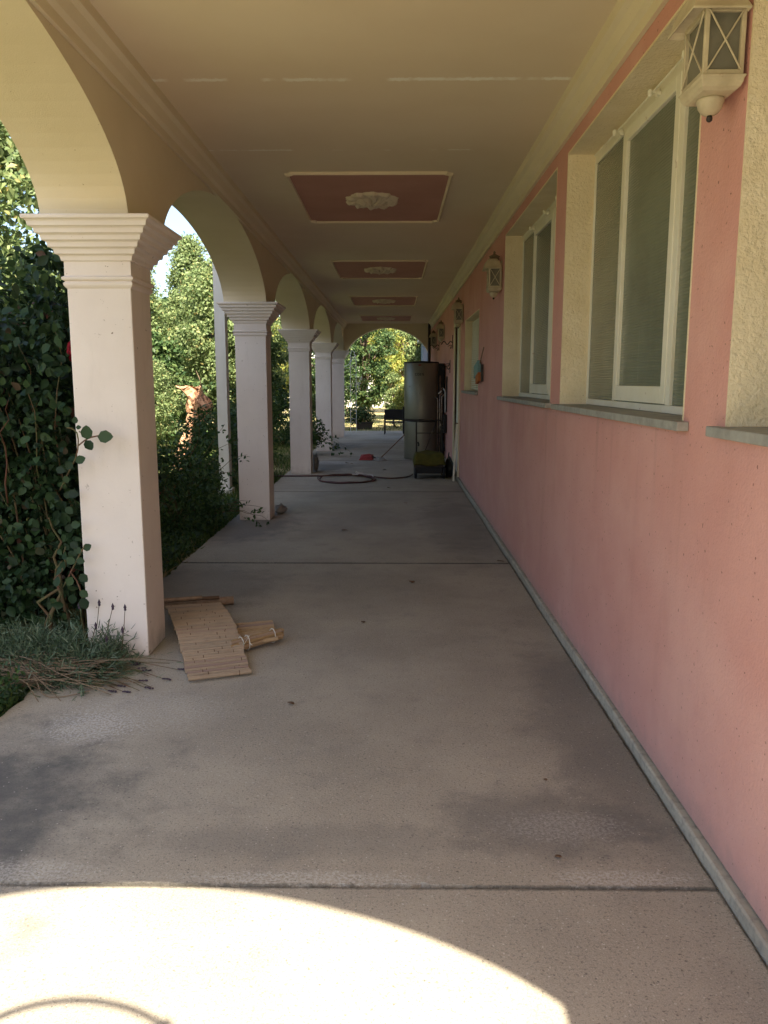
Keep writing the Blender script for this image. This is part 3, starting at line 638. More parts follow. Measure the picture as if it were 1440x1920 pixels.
m.add(vs, [(i*20+k, i*20+(k+1)%20, (i+1)*20+(k+1)%20, (i+1)*20+k) for i in range(12) for k in range(20)]+[tuple(range(20))[::-1], tuple(240+k for k in range(20))]); m.build('sack', M['rubber'], t2, smooth=True)
m = MB(); m.tube([(.93, 13.5, .3), (.93, 13.52, .38), (.94, 13.65, .41), (.94, 13.78, .38), (.94, 13.8, .3)], .008, 6); m.build('strap', M['dark'], t2)

# ---- black garden chair outside the end arch
t = thing('garden_chair', 'low black fabric chair on the slab outside the far end arch', 'chair', (.05, 25.0, 0))
def T(m, n, mt, **k): return m.build(n, mt, t, **k)
m = MB(); m.obox((.06, 24.78, .60), .34, .012, .165, Matrix.Rotation(-.12, 3, 'X')); T(m, 'backrest', M['rubber'], bevel=.008)
m = MB(); m.box(-.27, .39, 24.83, 25.32, .35, .385); T(m, 'seat', M['rubber'], bevel=.01)
for x, y_ in ((-.28, 24.80), (.14, 24.62), (.39, 24.80), (-.26, 25.32), (.38, 25.32)):
    if x == .14: continue
    m = MB(); m.tube([(x, y_, 0), (x, y_+(.0 if y_ > 25 else .02), .44), (x, y_+(-.03 if y_ < 25 else 0), .60 if y_ < 25 else .58)], .016, 8); T(m, 'leg', M['dark'])
m = MB(); m.tube([(-.28, 24.80, .58), (-.27, 25.32, .58)], .014, 8); m.tube([(.39, 24.80, .58), (.38, 25.32, .58)], .014, 8); T(m, 'armrest', M['dark'])

# ---- mop leaning on the heater
t = thing('mop', 'string mop with a long wooden stick leaning against the water heater', 'mop', (-.29, 16.45, 0))
m = MB(); m.tube([(-.27, 16.45, .05), (.225, 16.6, .52)], .012, 8); m.build('stick', M['wood'], t)
m = MB()
for k in range(70):
    a = rng.uniform(0, 2*PI); r_ = rng.uniform(.08, .17); z = .05
    m.tube([(-.28, 16.45, .06), (-.28+r_*.5*math.cos(a), 16.45+r_*.5*math.sin(a), .045+rng.uniform(0, .03)), (-.29+r_*math.cos(a), 16.45+r_*math.sin(a), .008)], .007, 4)
m.build('mop_head', M['mop'], t)
# ---- red dustpan
t = thing('red_dustpan', 'small red plastic dustpan with a dark brush lying on the floor left of the mop', 'dustpan', (-.55, 16.6, 0))
m = MB(); m.add([(-.72,16.5,.006),(-.42,16.45,.006),(-.40,16.75,.006),(-.70,16.78,.006),(-.69,16.52,.04),(-.45,16.5,.09),(-.42,16.74,.10),(-.68,16.76,.10),(-.60,16.62,.115),(-.50,16.62,.13)],
  [(0,3,2,1),(0,1,5,4),(1,2,6,5),(2,3,7,6),(3,0,4,7),(4,5,9,8),(5,6,9),(6,7,8,9),(7,4,8)]); m.build('pan', M['red'], t, bevel=.008)
m = MB(); m.tube([(-.46, 16.6, .08), (-.36, 16.57, .045), (-.2, 16.55, .02)], .013, 8); m.build('handle', M['dark'], t)
# ---- garden hose: from the lawn, past column three, two flat coils, to the cart
t = thing('garden_hose', 'dark red-brown hose lying in a flat loop between the third column and the cart', 'hose', (-.8, 13, 0))
pts = [(-4.2, 12.9, .0), (-3.0, 13.4, .0), (-2.2, 13.6, .01), (-1.85, 13.62, .014), (-1.42, 13.62, .014), (-1.0, 13.68, .014), (-.7, 13.75, .014)]
def ell(cx_, cy_, rx, ry, a0, a1, z, n=26): return [(cx_+rx*math.cos(math.radians(a0+(a1-a0)*k/n)), cy_+ry*math.sin(math.radians(a0+(a1-a0)*k/n)), z+.004*math.sin(k)) for k in range(n+1)]
pts += ell(-.78, 13.15, .44, .52, 70, -190, .016)+ell(-.80, 13.17, .40, .46, 168, 20, .040)+ell(-.76, 13.10, .47, .42, 10, -160, .020)
pts += ell(-.82, 13.2, .43, .44, -175, -290, .036, 12)
pts += [(-.45, 13.5, .03), (-.1, 13.28, .014), (.1, 13.35, .014), (.27, 13.55, .016), (.33, 13.75, .03)]
# smooth the path
def smooth(P, it=2):
    P = [Vector(p) for p in P]
    for _ in range(it):
        Q = [P[0]]
        for a_, b_ in zip(P[:-1], P[1:]): Q += [a_*.75+b_*.25, a_*.25+b_*.75]
        P = Q+[P[-1]]
    return P
m = MB(); m.tube(smooth(pts), .012, 8); m.build('hose', M['hose'], t, smooth=True)
m = MB(); m.tube(smooth([(-.34, 13.35, .035), (-.36, 13.5, .045), (-.5, 13.58, .045), (-.7, 13.55, .05)]), .014, 8); m.build('hose_end', M['hosepale'], t, smooth=True)
m = MB(); m.tube([(-.52, 13.62, .05), (-.60, 13.60, .06), (-.64, 13.62, .085)], .018, 8); m.build('nozzle', M['hosepale'], t)

# ---- small dustpan set on the wall
t = thing('hanging_dustpan', 'teal dustpan with an orange brush hanging on the pink wall past the second window', 'dustpan', (XW, 9.9, 1.7))
m = MB(); Rm = Matrix.Rotation(-.14, 3, 'X')
m.obox((XW-.035, 10.15, 1.745), .022, .22, .08, Rm); m.build('pan', M['blue'], t, bevel=.008)
m = MB(); m.obox((XW-.04, 9.98, 1.64), .018, .15, .052, Rm); m.build('brush', M['orange'], t, bevel=.004)
m = MB(); m.obox((XW-.03, 9.62, 1.70), .016, .014, .10, Rm); m.build('brush_back', M['dark'], t, bevel=.004)
m = MB(); m.tube([(XW-.03, 9.9, 1.82), (XW-.03, 9.5, 1.99)], .006, 6); m.build('handle', M['wood'], t)

# ---- bamboo slat mat, arched, with its folded tail
t = thing('bamboo_mat', 'faded bamboo slat blind lying buckled on the slab by the nearest column', 'bamboo blind', (-1.2, 4.8, 0))
A0, A1 = Vector((-1.105, 4.115, 0)), Vector((-.785, 4.235, 0)); B0, B1 = Vector((-1.60, 5.46, 0)), Vector((-1.235, 5.56, 0))
NS = 46; m = MB(); kn = MB()
def hgt(s): return .022+.07*math.sin(PI*min(1, s*.97+.03))**1.1*(.45+.55*s)+.012*s
for i in range(NS):
    s_ = i/(NS-1); a_ = A0.lerp(B0, s_); b_ = A1.lerp(B1, s_); z = hgt(s_); r_ = .0142+random.uniform(-.0022, .0012)
    bend = .008*math.sin(PI*s_); a_ = a_+Vector((bend, 0, 0)); b_ = b_+Vector((bend, 0, 0))
    d_ = (b_-a_).normalized(); e0 = random.uniform(-.005, .005); e1 = random.uniform(-.006, .006); tw = random.gauss(0, .0025)
    p0 = a_-d_*e0+Vector((0, tw, z)); p1 = b_+d_*e1+Vector((0, -tw, z+random.gauss(0, .002)))
    mid = [p0.lerp(p1, q)+Vector((0, random.gauss(0, .0012), random.gauss(0, .001))) for q in (0, .33, .66, 1)]
    m.tube(mid, [r_*random.uniform(.92, 1.05) for _ in mid], 7)
    for _ in range(random.choice((1, 1, 2))):
        q = random.uniform(.08, .92); c = p0.lerp(p1, q); kn.tube([c-d_*random.uniform(.0012, .003), c+d_*random.uniform(.0012, .003)], r_*random.uniform(1.02, 1.1), 7)
m.build('slats', M['bamboo'], t, smooth=False); kn.build('slat_knots', M['node'], t)
m = MB()
for q in (.2, .8):
    m.tube([A0.lerp(B0, k/20).lerp(A1.lerp(B1, k/20), q)+Vector((.008*math.sin(PI*k/20), 0, hgt(k/20)-.012)) for k in range(21)], .003, 5)
m.tube([(-.92, 4.62, .05), (-.88, 4.56, .07), (-.86, 4.62, .10), (-.90, 4.66, .07), (-.84, 4.6, .05)], .003, 5); m.build('cord', M['string'], t)
m = MB()   # folded tail at the right, golden unweathered side
for i in range(9):
    y_ = 5.12-.052*i; m.tube([(-1.05+.01*i, y_-.05, .024), (-.80+.012*i, y_+.02+.01*random.random(), .026+.003*i)], .014, 7)
for i in range(9):
    a = 2*PI*i/9; dy, dz = .030*math.cos(a), .030*math.sin(a)
    m.tube([(-.955, 4.56+dy, .052+dz), (-.70+.012*random.random(), 4.83+dy*.8, .050+dz*.8)], .0105, 7)
m.tube([(-.955, 4.56, .052), (-.705, 4.83, .050)], .016, 7)
m.build('folded_tail', M['bamboo_gold'], t)
m = MB()
for q in (.18, .3, .82): c = Vector((-.955, 4.56, .052)).lerp(Vector((-.70, 4.83, .050)), q); m.tube([c+Vector((.046*math.cos(a*PI/5)*.5, -.046*math.cos(a*PI/5)*.5, .046*math.sin(a*PI/5))) for a in range(11)], .003, 5)
m.build('tie', M['string'], t)
m = MB(); m.tube([(-1.70, 5.52, .03), (-1.16, 5.66, .032)], .030, 10); m.tube([(-1.68, 5.44, .085), (-1.36, 5.54, .085)], .014, 8); m.build('end_rod', M['wood'], t)
m = MB(); m.tube([(-1.68, 5.50, .07), (-1.25, 5.60, .07)], .013, 7); m.build('dark_slat', M['node'], t)

# ---- small stones, leaves and litter on the slab
def rock(name, lb, c, r, grp=None):
    m = MB(); vs = []
    for i in range(9):
        for k in range(12):
            th = PI*i/8; a = 2*PI*k/12; q = 1+.16*math.sin(3*a+i+c[1])+.1*math.sin(5*th+a)
            vs.append((c[0]+r[0]*q*math.sin(th)*math.cos(a), c[1]+r[1]*q*math.sin(th)*math.sin(a), c[2]+r[2]*(1+math.cos(th))*.9*q))
    m.add(vs, [(i*12+k, i*12+(k+1)%12, (i+1)*12+(k+1)%12, (i+1)*12+k) for i in range(8) for k in range(12)])
    return tag(m.build(name, M['rock'], smooth=True), lb, 'stone', grp)
rock('stone', 'dark stone lying against the garden side foot of the second column', (-1.385, 9.75, -.004), (.07, .09, .06))
rock('stone', 'flat stone in the grass beside the slab near the third column', (-2.12, 12.6, -.05), (.22, .3, .09))
rock('stone', 'dark wedge of stone at the rear foot of the third column', (-1.40, 14.45, -.004), (.05, .16, .16))
lit = [(-.51, 8.62, .06), (.15, 10.6, .05), (.93, 7.09, .06), (.15, 6.28, .05), (-.53, 3.84, .035), (-.05, 12.1, .05), (-.2, 14.6, .06), (-.95, 15.9, .07), (-.85, 15.75, .05), (.55, 2.52, .02), (-.2, 5.2, .03), (.62, 3.05, .015)]
litlab = ['curled brown leaf lying mid-slab level with the second column', 'small dark leaf beyond the second joint in the slab', 'brown leaf caught in the slab joint near the wall', 'flat brown leaf on the middle of the second slab',
          'tiny brown leaf on the slab right of the bamboo blind', 'small leaf just before the hose loop', 'leaf between hose loop and mop', 'dark dry leaf near the fourth column', 'second dry leaf beside the dark one near the fourth column', 'reddish leaf scrap by the near slab joint', 'crumb of dry leaf past the bamboo blind', 'tiny leaf scrap close to the wall on the near slab']
for (x, y_, s_), lb in zip(lit, litlab):
    n = 1; a = random.uniform(0, 6)
    o = leaves('dry_leaf', np.array([[x, y_, .006+.1*s_]]), np.array([[math.cos(a), math.sin(a), .05]]), np.array([[.1, .2, 1.]]), np.array([s_*1.2]), M['deadleaf'], T_ROUND)
    tag(o, lb, 'leaf', 'dry leaves scattered on the slab'); so_ = o.modifiers.new('t', 'SOLIDIFY'); so_.thickness = .002

# ================================================================== plants
def shoots(t, roots, tips, r0, m, wob=.06, nm='stem'):
    mb = MB()
    for a_, b_ in zip(roots, tips):
        a_, b_ = Vector(a_), Vector(b_); n = 7; q = []
        for k in range(n+1):
            s_ = k/n; p = a_.lerp(b_, s_); p += Vector((random.gauss(0, wob)*s_*(1-s_)*2, random.gauss(0, wob)*s_*(1-s_)*2, .12*math.sin(PI*s_)*(b_-a_).length)); q.append(p)
        mb.tube(q, [max(.0012, r0*(1-.75*k/n)) for k in range(n+1)], 5)
    return mb.build(nm, m, t, smooth=True)
# climbing rose left of the nearest column
t = thing('rose_bush', 'dense dark climbing rose bush against the nearest column, with a red bloom at its edge', 'rose bush', (-2.5, 5.2, 0))
P, T_, N_ = [], [], []
def inbush(n, x0, x1, y0, y1, z0, z1, hfun=None):
    p = np.stack([rng.uniform(x0, x1, n), rng.uniform(y0, y1, n), rng.uniform(z0, z1, n)], 1)
    if hfun is not None: p = p[hfun(p)]
    return p
def rose_shape(p):
    x, y_, z = p.T; top = 2.28-.22*np.sin(x*4)+.12*np.sin(x*11+y_*5)-.25*(y_-5)*.2
    return (z < top)
cc = inbush(330, -3.5, -1.98, 4.86, 6.5, .10, 2.4, rose_shape)
cc[:,0] -= np.clip(4.98-cc[:,1], 0, 1)*.0
pos, td, nd = cloud(cc, np.full(len(cc), .17), 80, up=.3)
fr = inbush(1000, -3.3, -1.90, 4.50, 5.0, .25, 2.35, rose_shape); fd = rdir(len(fr))*1.0+np.array([.1, -.9, .6]); ft = rdir(len(fr))+np.array([0, 0, -.3])
pos = np.concatenate([pos, fr]); td = np.concatenate([td, ft]); nd = np.concatenate([nd, fd])
keep = ~((pos[:,0] > -1.86) & (pos[:,1] < 5.0)) & (pos[:,2] > .02) & ~((pos[:,0] > -1.97) & (pos[:,2] > 2.05) & (pos[:,1] < 5.1)) & (pos[:,0] < -1.70)
pos, td, nd = pos[keep], td[keep], nd[keep]; print('rose leaves', len(pos))
h_ = rng.random(len(pos)) < .15; sz = rng.choice([.03, .04, .05, .062], len(pos))*rng.uniform(.85, 1.2, len(pos))
leaves('foliage', pos[h_], td[h_], nd[h_], sz[h_], M['rose_leaf'], T_ROUND, t); h_ = ~h_
leaves('foliage', pos[h_], td[h_], nd[h_]+rdir(h_.sum())*.5, sz[h_]*1.15, M['rose_leaf'], T_POINT, t)
roots = [(random.uniform(-2.3, -2.05), random.uniform(4.9, 5.3), -.05) for _ in range(14)]
tips = [(random.uniform(-3.1, -1.95), random.uniform(4.8, 5.6), random.uniform(.9, 2.3)) for _ in range(14)]
shoots(t, roots, tips, .008, M['stem'])
shoots(t, [(-2.5, 4.7, 1.1), (-2.25, 4.62, .9), (-2.35, 4.6, 1.0)], [(-2.42, 4.5, 1.95), (-2.12, 4.45, 1.5), (-2.6, 4.5, 1.75)], .006, M['redstem'], nm='young_shoot')
shoots(t, [(-2.17, 4.75, -.04), (-2.12, 4.78, -.04), (-2.05, 4.9, -.04)], [(-2.02, 4.78, .52), (-1.97, 4.72, .62), (-2.05, 4.7, .8)], .016, M['stem'], nm='woody_stem')
def bloom(c, r, parent, nm='bloom', m=M['rose']):
    n = 34; d = rdir(n); d[:,2] = d[:,2]*.7+.25; d /= np.linalg.norm(d, axis=1, keepdims=True); k = rng.uniform(.45, .95, n)
    p = np.array(c)+d*(r*k)[:,None]-np.array([0, 0, r*.55]); return leaves(nm, p, np.tile([0., 0, 1.], (n, 1))+rdir(n)*.25-d*.35, d, np.full(n, r*1.15), m, T_ROUND, parent)
bloom((-1.845, 4.74, 1.78), .055, t)
for c in ((-2.52, 4.52, 1.50), (-2.46, 4.55, 1.36), (-2.25, 4.5, 1.27)): bloom(c, .035, t)
# sprays that reach over the column face
def spray(name, stems, lv, parent):
    mb = MB()
    for st in stems: mb.tube(smooth([Vector(p) for p in st], 1), .0042, 6)
    mb.build(name, M['stem'], parent, smooth=True)
    P = np.array([l[0] for l in lv], float); Td = np.array([l[1] for l in lv], float); Nd = np.array([(l[3] if len(l) > 3 else (.15, -1, .25)) for l in lv], float); sz = np.array([l[2]*.75 for l in lv], float)
    o = leaves('leaf_spray', P, Td, Nd, sz, M['rose_leaf'], T_ROUND, parent)
Yf = 4.50
spray('twig', [[(-1.93, 4.6, .98), (-1.83, 4.50, 1.10), (-1.76, 4.46, 1.20), (-1.745, 4.45, 1.31), (-1.77, 4.44, 1.345), (-1.80, 4.43, 1.35)], [(-1.75, 4.455, 1.25), (-1.70, 4.44, 1.285), (-1.66, 4.43, 1.30), (-1.59, 4.43, 1.31)]],
  [((-1.79, Yf-.07, 1.35), (-.4, 0, .9), .045), ((-1.755, Yf-.07, 1.37), (.2, 0, 1), .055), ((-1.745, Yf-.08, 1.35), (.9, 0, .1), .04),
   ((-1.685, Yf-.08, 1.285), (-.05, 0, 1), .105), ((-1.70, Yf-.07, 1.28), (.55, 0, -.85), .085, (.2, -.8, .5)), ((-1.625, Yf-.09, 1.30), (1, 0, .02), .115, (.1, -1, .3)),
   ((-1.77, Yf-.05, 1.16), (.9, 0, .35), .08), ((-1.79, Yf-.05, 1.16), (-.5, 0, -.6), .075), ((-1.84, Yf-.04, 1.10), (-.8, 0, .4), .07), ((-1.84, Yf-.04, 1.08), (.3, 0, -1), .06),
   ((-1.83, Yf-.04, .98), (1, 0, -.1), .085), ((-1.84, Yf-.04, .95), (.3, 0, .9), .06), ((-1.85, Yf-.03, .90), (.7, 0, -.7), .07)], t)
spray('twig', [[(-1.95, 4.6, .40), (-1.86, 4.48, .50), (-1.80, 4.46, .60), (-1.75, 4.45, .68)], [(-1.86, 4.5, .52), (-1.80, 4.46, .46), (-1.78, 4.46, .36)]],
  [((-1.755, Yf-.05, .66), (.8, 0, .5), .07), ((-1.77, Yf-.05, .64), (-.7, 0, .6), .07), ((-1.80, Yf-.05, .60), (.9, 0, -.2), .065), ((-1.81, Yf-.05, .58), (-.7, 0, .5), .075), ((-1.78, Yf-.06, .52), (.6, 0, -.7), .08),
   ((-1.83, Yf-.05, .50), (-.5, 0, -.8), .08), ((-1.79, Yf-.05, .42), (.7, 0, -.6), .075), ((-1.83, Yf-.05, .40), (-.2, 0, -1), .08), ((-1.78, Yf-.06, .38), (.4, 0, -1), .095),
   ((-1.82, Yf-.05, .80), (.9, 0, .1), .075), ((-1.84, Yf-.05, .76), (.3, 0, .8), .07), ((-1.83, Yf-.05, .70), (.8, 0, -.5), .07)], t)
# lavender clump with spikes
t = thing('lavender', 'grey-green lavender clump spilling over the slab in front of the nearest column', 'lavender', (-2.2, 4.3, 0))
nb = 1500; base = np.stack([rng.normal(-2.02, .24, nb), rng.normal(4.42, .14, nb), np.full(nb, .0)], 1)
base[:,0] = np.clip(base[:,0], -3.2, -1.66); base[:,1] = np.where(base[:,0] > -1.85, np.minimum(base[:,1], 4.5), base[:,1]); out = (base-np.array([-2.0, 4.55, 0])); ln = rng.uniform(.12, .34, nb)
dirv = np.stack([out[:,0]*.9+rng.normal(0, .35, nb), out[:,1]*1.0-.35+rng.normal(0, .35, nb), rng.uniform(.1, .95, nb)], 1); dirv /= np.linalg.norm(dirv, axis=1, keepdims=True)
pos = []; td = []
for k in range(9):
    s_ = (k+1)/9; p = base+dirv*(ln*s_)[:,None]; p[:,2] -= (ln*s_)**2*.9; p[:,2] = np.maximum(p[:,2], .004); pos.append(p); td.append(dirv+rdir(nb)*1.1)
pos = np.concatenate(pos); td = np.concatenate(td)
leaves('foliage', pos, td, rdir(len(pos))+np.array([0, -.2, .6]), rng.uniform(.032, .062, len(pos)), M['lav_leaf'], T_NEEDLE, t)
mb = MB(); hd = MB()
for (x, z, dx, y_) in ((-1.80, .33, -.03, 4.46), (-1.68, .35, .06, 4.45), (-1.60, .33, .10, 4.44), (-1.53, .325, .04, 4.44), (-1.70, .22, .08, 4.43), (-1.545, .20, .02, 4.42), (-1.63, .15, .03, 4.40)):
    mb.tube(smooth([(x-dx*1.2, y_+.02, .02), (x-dx*.5, y_, z*.5), (x, y_-.01, z)], 1), .002, 5); hd.lathe([(.001, -.018), (.008, -.012), (.006, -.004), (.009, .004), (.006, .012), (.001, .024)], (x, y_-.01, z), n=7)
for k in range(46):   # trailing stalks over the slab
    a = random.uniform(-.55, .5); L_ = random.uniform(.25, .72); x0, y0_ = -1.98+random.uniform(-.15, .15), 4.33+random.uniform(-.14, .12)
    e = Vector((x0+L_*math.cos(a), y0_+L_*math.sin(a)*.8-.1, .008)); 
    if e.y > 4.5 and e.x < -1.4: e.y = 4.42
    mb.tube(smooth([(x0, y0_, .08), ((x0+e.x)/2, (y0_+e.y)/2+random.gauss(0, .02), .05), e], 1), .0018, 4)
    if k % 3 == 0:
        d_ = Vector((math.cos(a), math.sin(a)*.8, 0)).normalized()
        for q in range(7): hd.obox(e+d_*(.007*q)+Vector((random.gauss(0, .002), random.gauss(0, .003), .002)), .004, .004, .003, Matrix.Rotation(random.random()*3, 3, 'Z'))
mb.build('stalk', M['stem'], t); hd.build('flower_spike', M['flower_head'], t)
nb = 900; bx = np.stack([rng.normal(-1.80, .16, nb), rng.normal(4.16, .10, nb), rng.uniform(.005, .07, nb)], 1)
leaves('trailing_leaves', bx, np.stack([rng.uniform(.4, 1, nb), rng.normal(-.1, .4, nb), rng.normal(.05, .2, nb)], 1), rdir(nb)*.4+np.array([0, 0, 1]), rng.uniform(.04, .09, nb), M['lav_leaf'], T_NEEDLE, t)
t = tag(MB().tube([(0,0,-50),(0,0,-50.01)], .001, 3).build('x', M['stem']), None); bpy.data.objects.remove(t)
# dry cut stems heaped in the lavender
t = thing('brush_heap', 'heap of dry tan cut stems lying in front of the lavender', 'brush heap', (-2.4, 4.1, 0))
mb = MB()
for k in range(230):
    x, y_ = random.gauss(-2.08, .17), random.gauss(4.10, .08); a = random.gauss(.35, .5); L_ = random.uniform(.12, .38)
    z0_, z1_ = random.uniform(.0, .10), random.uniform(.0, .12)
    mb.tube(smooth([(x-L_*math.cos(a), y_-L_*math.sin(a)*.6, max(.004, z0_-.04)), (x, y_, z0_+.03), (x+L_*math.cos(a), y_+L_*math.sin(a)*.6, z1_)], 1), .0022, 4)
mb.tube(smooth([(-2.0, 4.12, .12), (-1.86, 3.98, .08), (-1.80, 3.90, .01), (-1.70, 3.88, .008), (-1.58, 3.97, .01)], 2), .003, 5)
mb.tube(smooth([(-2.25, 4.3, .1), (-1.95, 4.12, .14), (-1.75, 4.02, .08), (-1.45, 3.92, .01)], 2), .0028, 5); mb.build('stem', M['drystem'], t)
# grass, one countless sheet along the slab
def grassfield(n, x0, x1, y0, y1, s0, s1, dens=None):
    p = np.stack([rng.uniform(x0, x1, n), rng.uniform(y0, y1, n), np.full(n, -.055)], 1)
    if dens is not None: p = p[dens(p)]
    n = len(p); td = np.stack([rng.normal(0, .45, n), rng.normal(0, .45, n), np.full(n, 1.)], 1)
    return p, td, rdir(n)*np.array([1, 1, .2]), rng.uniform(s0, s1, n)
Gs = [grassfield(9000, -3.4, -1.93, 1.6, 4.3, .06, .16), grassfield(16000, -4.4, -1.92, 5.8, 14, .05, .16), grassfield(9000, -6, -1.92, 13, 27, .06, .15), grassfield(9000, -6, 5, 26.4, 40, .05, .13), grassfield(14000, -14, -4.2, 9, 30, .06, .14)]
P, D, N__, Z = [np.concatenate([q[i] for q in Gs]) for i in range(4)]
# broad bits: flatten blade width for distance
tag(leaves('grass', P, D, N__, Z, M['grass'], (T_BLADE[0]*np.array([3., 1, 1]), T_BLADE[1])), 'rough green grass along the garden edge of the slab', 'grass', kind='stuff')
# low leafy weeds at slab edge
t = thing('weeds', 'low leafy weeds in the shade between the first and second columns', 'weeds', (-2.2, 7.4, 0))
n = 5200; p = np.stack([-1.93-np.abs(rng.normal(0, .55, n)), rng.uniform(5.7, 10.5, n), rng.uniform(-.05, .12, n)], 1)
leaves('foliage', p, rdir(n)+np.array([0, 0, .3]), rdir(n)*.5+np.array([0, -.3, 1]), rng.uniform(.03, .065, n), M['bush_leaf'], T_OVAL, t)
t = thing('ivy_patch', 'small bright green weed by the slab edge at the lower left', 'weeds', (-2.3, 3.7, 0))
n = 900; p = np.stack([rng.normal(-2.05, .16, n), rng.normal(3.78, .14, n), rng.uniform(-.04, .14, n)], 1); p[:,0] = np.minimum(p[:,0], -1.93)
leaves('foliage', p, rdir(n)+np.array([0, 0, .3]), rdir(n)*.6+np.array([0, -.3, 1]), rng.uniform(.02, .045, n), M['bush_leaf'], T_OVAL, t)

def bush(lb, c, r, n, ls, m, tpl=T_OVAL, group=None, name='garden_bush', dens=24, branches=14, flat=1., keepf=None, cr=.16, cat='bush'):
    t = thing(name, lb, cat, (c[0], c[1], 0), group); k = max(6, n//dens)
    d = rdir(k*2); d = d[d[:,2] > -.55][:k]; rad = rng.uniform(.35, 1, len(d))**.6
    cc = np.array(c)+d*rad[:,None]*np.array(r); cc = cc[cc[:,2] > .03]
    pos, td, nd = cloud(cc, rng.uniform(.7, 1.3, len(cc))*cr*max(r), dens, up=.5)
    kp = pos[:,2] > -.03
    if keepf is not None: kp &= keepf(pos)
    pos, td, nd = pos[kp], td[kp], nd[kp]
    leaves('foliage', pos, td, nd, rng.uniform(.7, 1.3, len(pos))*ls, m, tpl, t)
    if branches:
        ii = rng.integers(0, len(cc), branches)
        shoots(t, [(c[0]+random.gauss(0, .05), c[1]+random.gauss(0, .05), -.06) for _ in ii], [tuple(cc[i]) for i in ii], .008 if ls < .08 else .02, M['stem'])
    return t
def nocol(p):
    k = np.ones(len(p), bool)
    for yc in COLY: k &= ~((np.abs(p[:,0]-CX) < .22) & (np.abs(p[:,1]-yc) < .22))
    return k
bush('tall dark leafy shrub in the shade between the rose bush and the sunlit tree', (-3.35, 7.0, 1.25), (.95, .8, 1.45), 11000, .075, M['tree_dark'], dens=40, cr=.16, branches=16, keepf=lambda p: p[:,0] < -2.3)
bu = bush('shadowed rose bush spilling around the garden side of the second column', (-2.45, 8.75, .36), (.60, .9, .56), 6000, .05, M['bush_leaf'], dens=26, cr=.13, branches=26, keepf=lambda p: nocol(p) & (p[:,0] < -1.82))
shoots(bu, [(-2.3, 8.9, .3)]*5+[(-2.1, 8.95, .1)]*5, [(-1.70, 8.85, .98), (-1.62, 8.9, .80), (-1.85, 8.8, 1.12), (-2.1, 8.8, 1.2), (-1.75, 8.9, .62), (-1.55, 8.9, .12), (-1.48, 8.95, .20), (-1.62, 8.9, .28), (-1.4, 8.85, .07), (-1.75, 8.9, .2)], .006, M['stem'], nm='long_shoot')
lp = []
for (x, y_, z) in ((-1.70, 8.85, .98), (-1.62, 8.9, .80), (-1.85, 8.8, 1.12), (-2.1, 8.8, 1.2), (-1.75, 8.9, .62), (-1.55, 8.9, .12), (-1.48, 8.95, .20), (-1.62, 8.9, .28), (-1.4, 8.85, .07), (-1.75, 8.9, .2)):
    for k in range(9): lp.append((x-.07*random.random()*2, y_-.02, max(.02, z-.04*random.random()*2)))
lp = np.array(lp); leaves('shoot_leaves', lp, rdir(len(lp)), rdir(len(lp))+np.array([0, -.8, .5]), np.full(len(lp), .055), M['bush_leaf'], T_OVAL, bu)
bu = bush('small leafy shrub trailing out over the slab beside the fourth column', (-1.95, 17.6, .42), (.42, .6, .42), 1500, .07, M['bush_leaf'], dens=20, branches=10, cr=.2, keepf=nocol)
lp = []; st = []
for (x, y_, z) in ((-1.35, 17.4, .55), (-1.15, 17.3, .38), (-1.0, 17.3, .22), (-.85, 17.3, .05), (-1.2, 17.4, .2), (-1.5, 17.4, .7)):
    st.append((x, y_, z))
    for k in range(11): q = random.random(); lp.append((x-(x+1.95)*.45*q, y_, max(.03, z+.1*q-.05*random.random())))
shoots(bu, [(-1.95, 17.6, .35)]*len(st), st, .007, M['stem'], nm='long_shoot'); lp = np.array(lp); leaves('shoot_leaves', lp, rdir(len(lp)), rdir(len(lp))+np.array([0, -.6, .6]), np.full(len(lp), .085), M['bush_leaf'], T_OVAL, bu)
for c in ((-1.83, 17.2, .36), (-1.80, 17.1, .20), (-1.86, 17.3, .28)): bloom(c, .09, bu, m=M['white_flower'])
for (lb, c, r, n) in (('dark leafy bush filling the shade between the second and third columns', (-2.7, 13.0, .5), (.7, 1.4, .75), 4200),
                      ('dark leafy bush between the third and fourth columns', (-2.9, 16.4, .7), (.7, 1.0, .9), 3000),
                      ('low dark bush outside the fourth and fifth columns', (-2.9, 21.2, .6), (.8, 1.3, .9), 3000)):
    bush(lb, c, r, n, .075, M['bush_leaf'], dens=22, branches=10, cr=.17, keepf=lambda p: p[:,0] < -1.98)

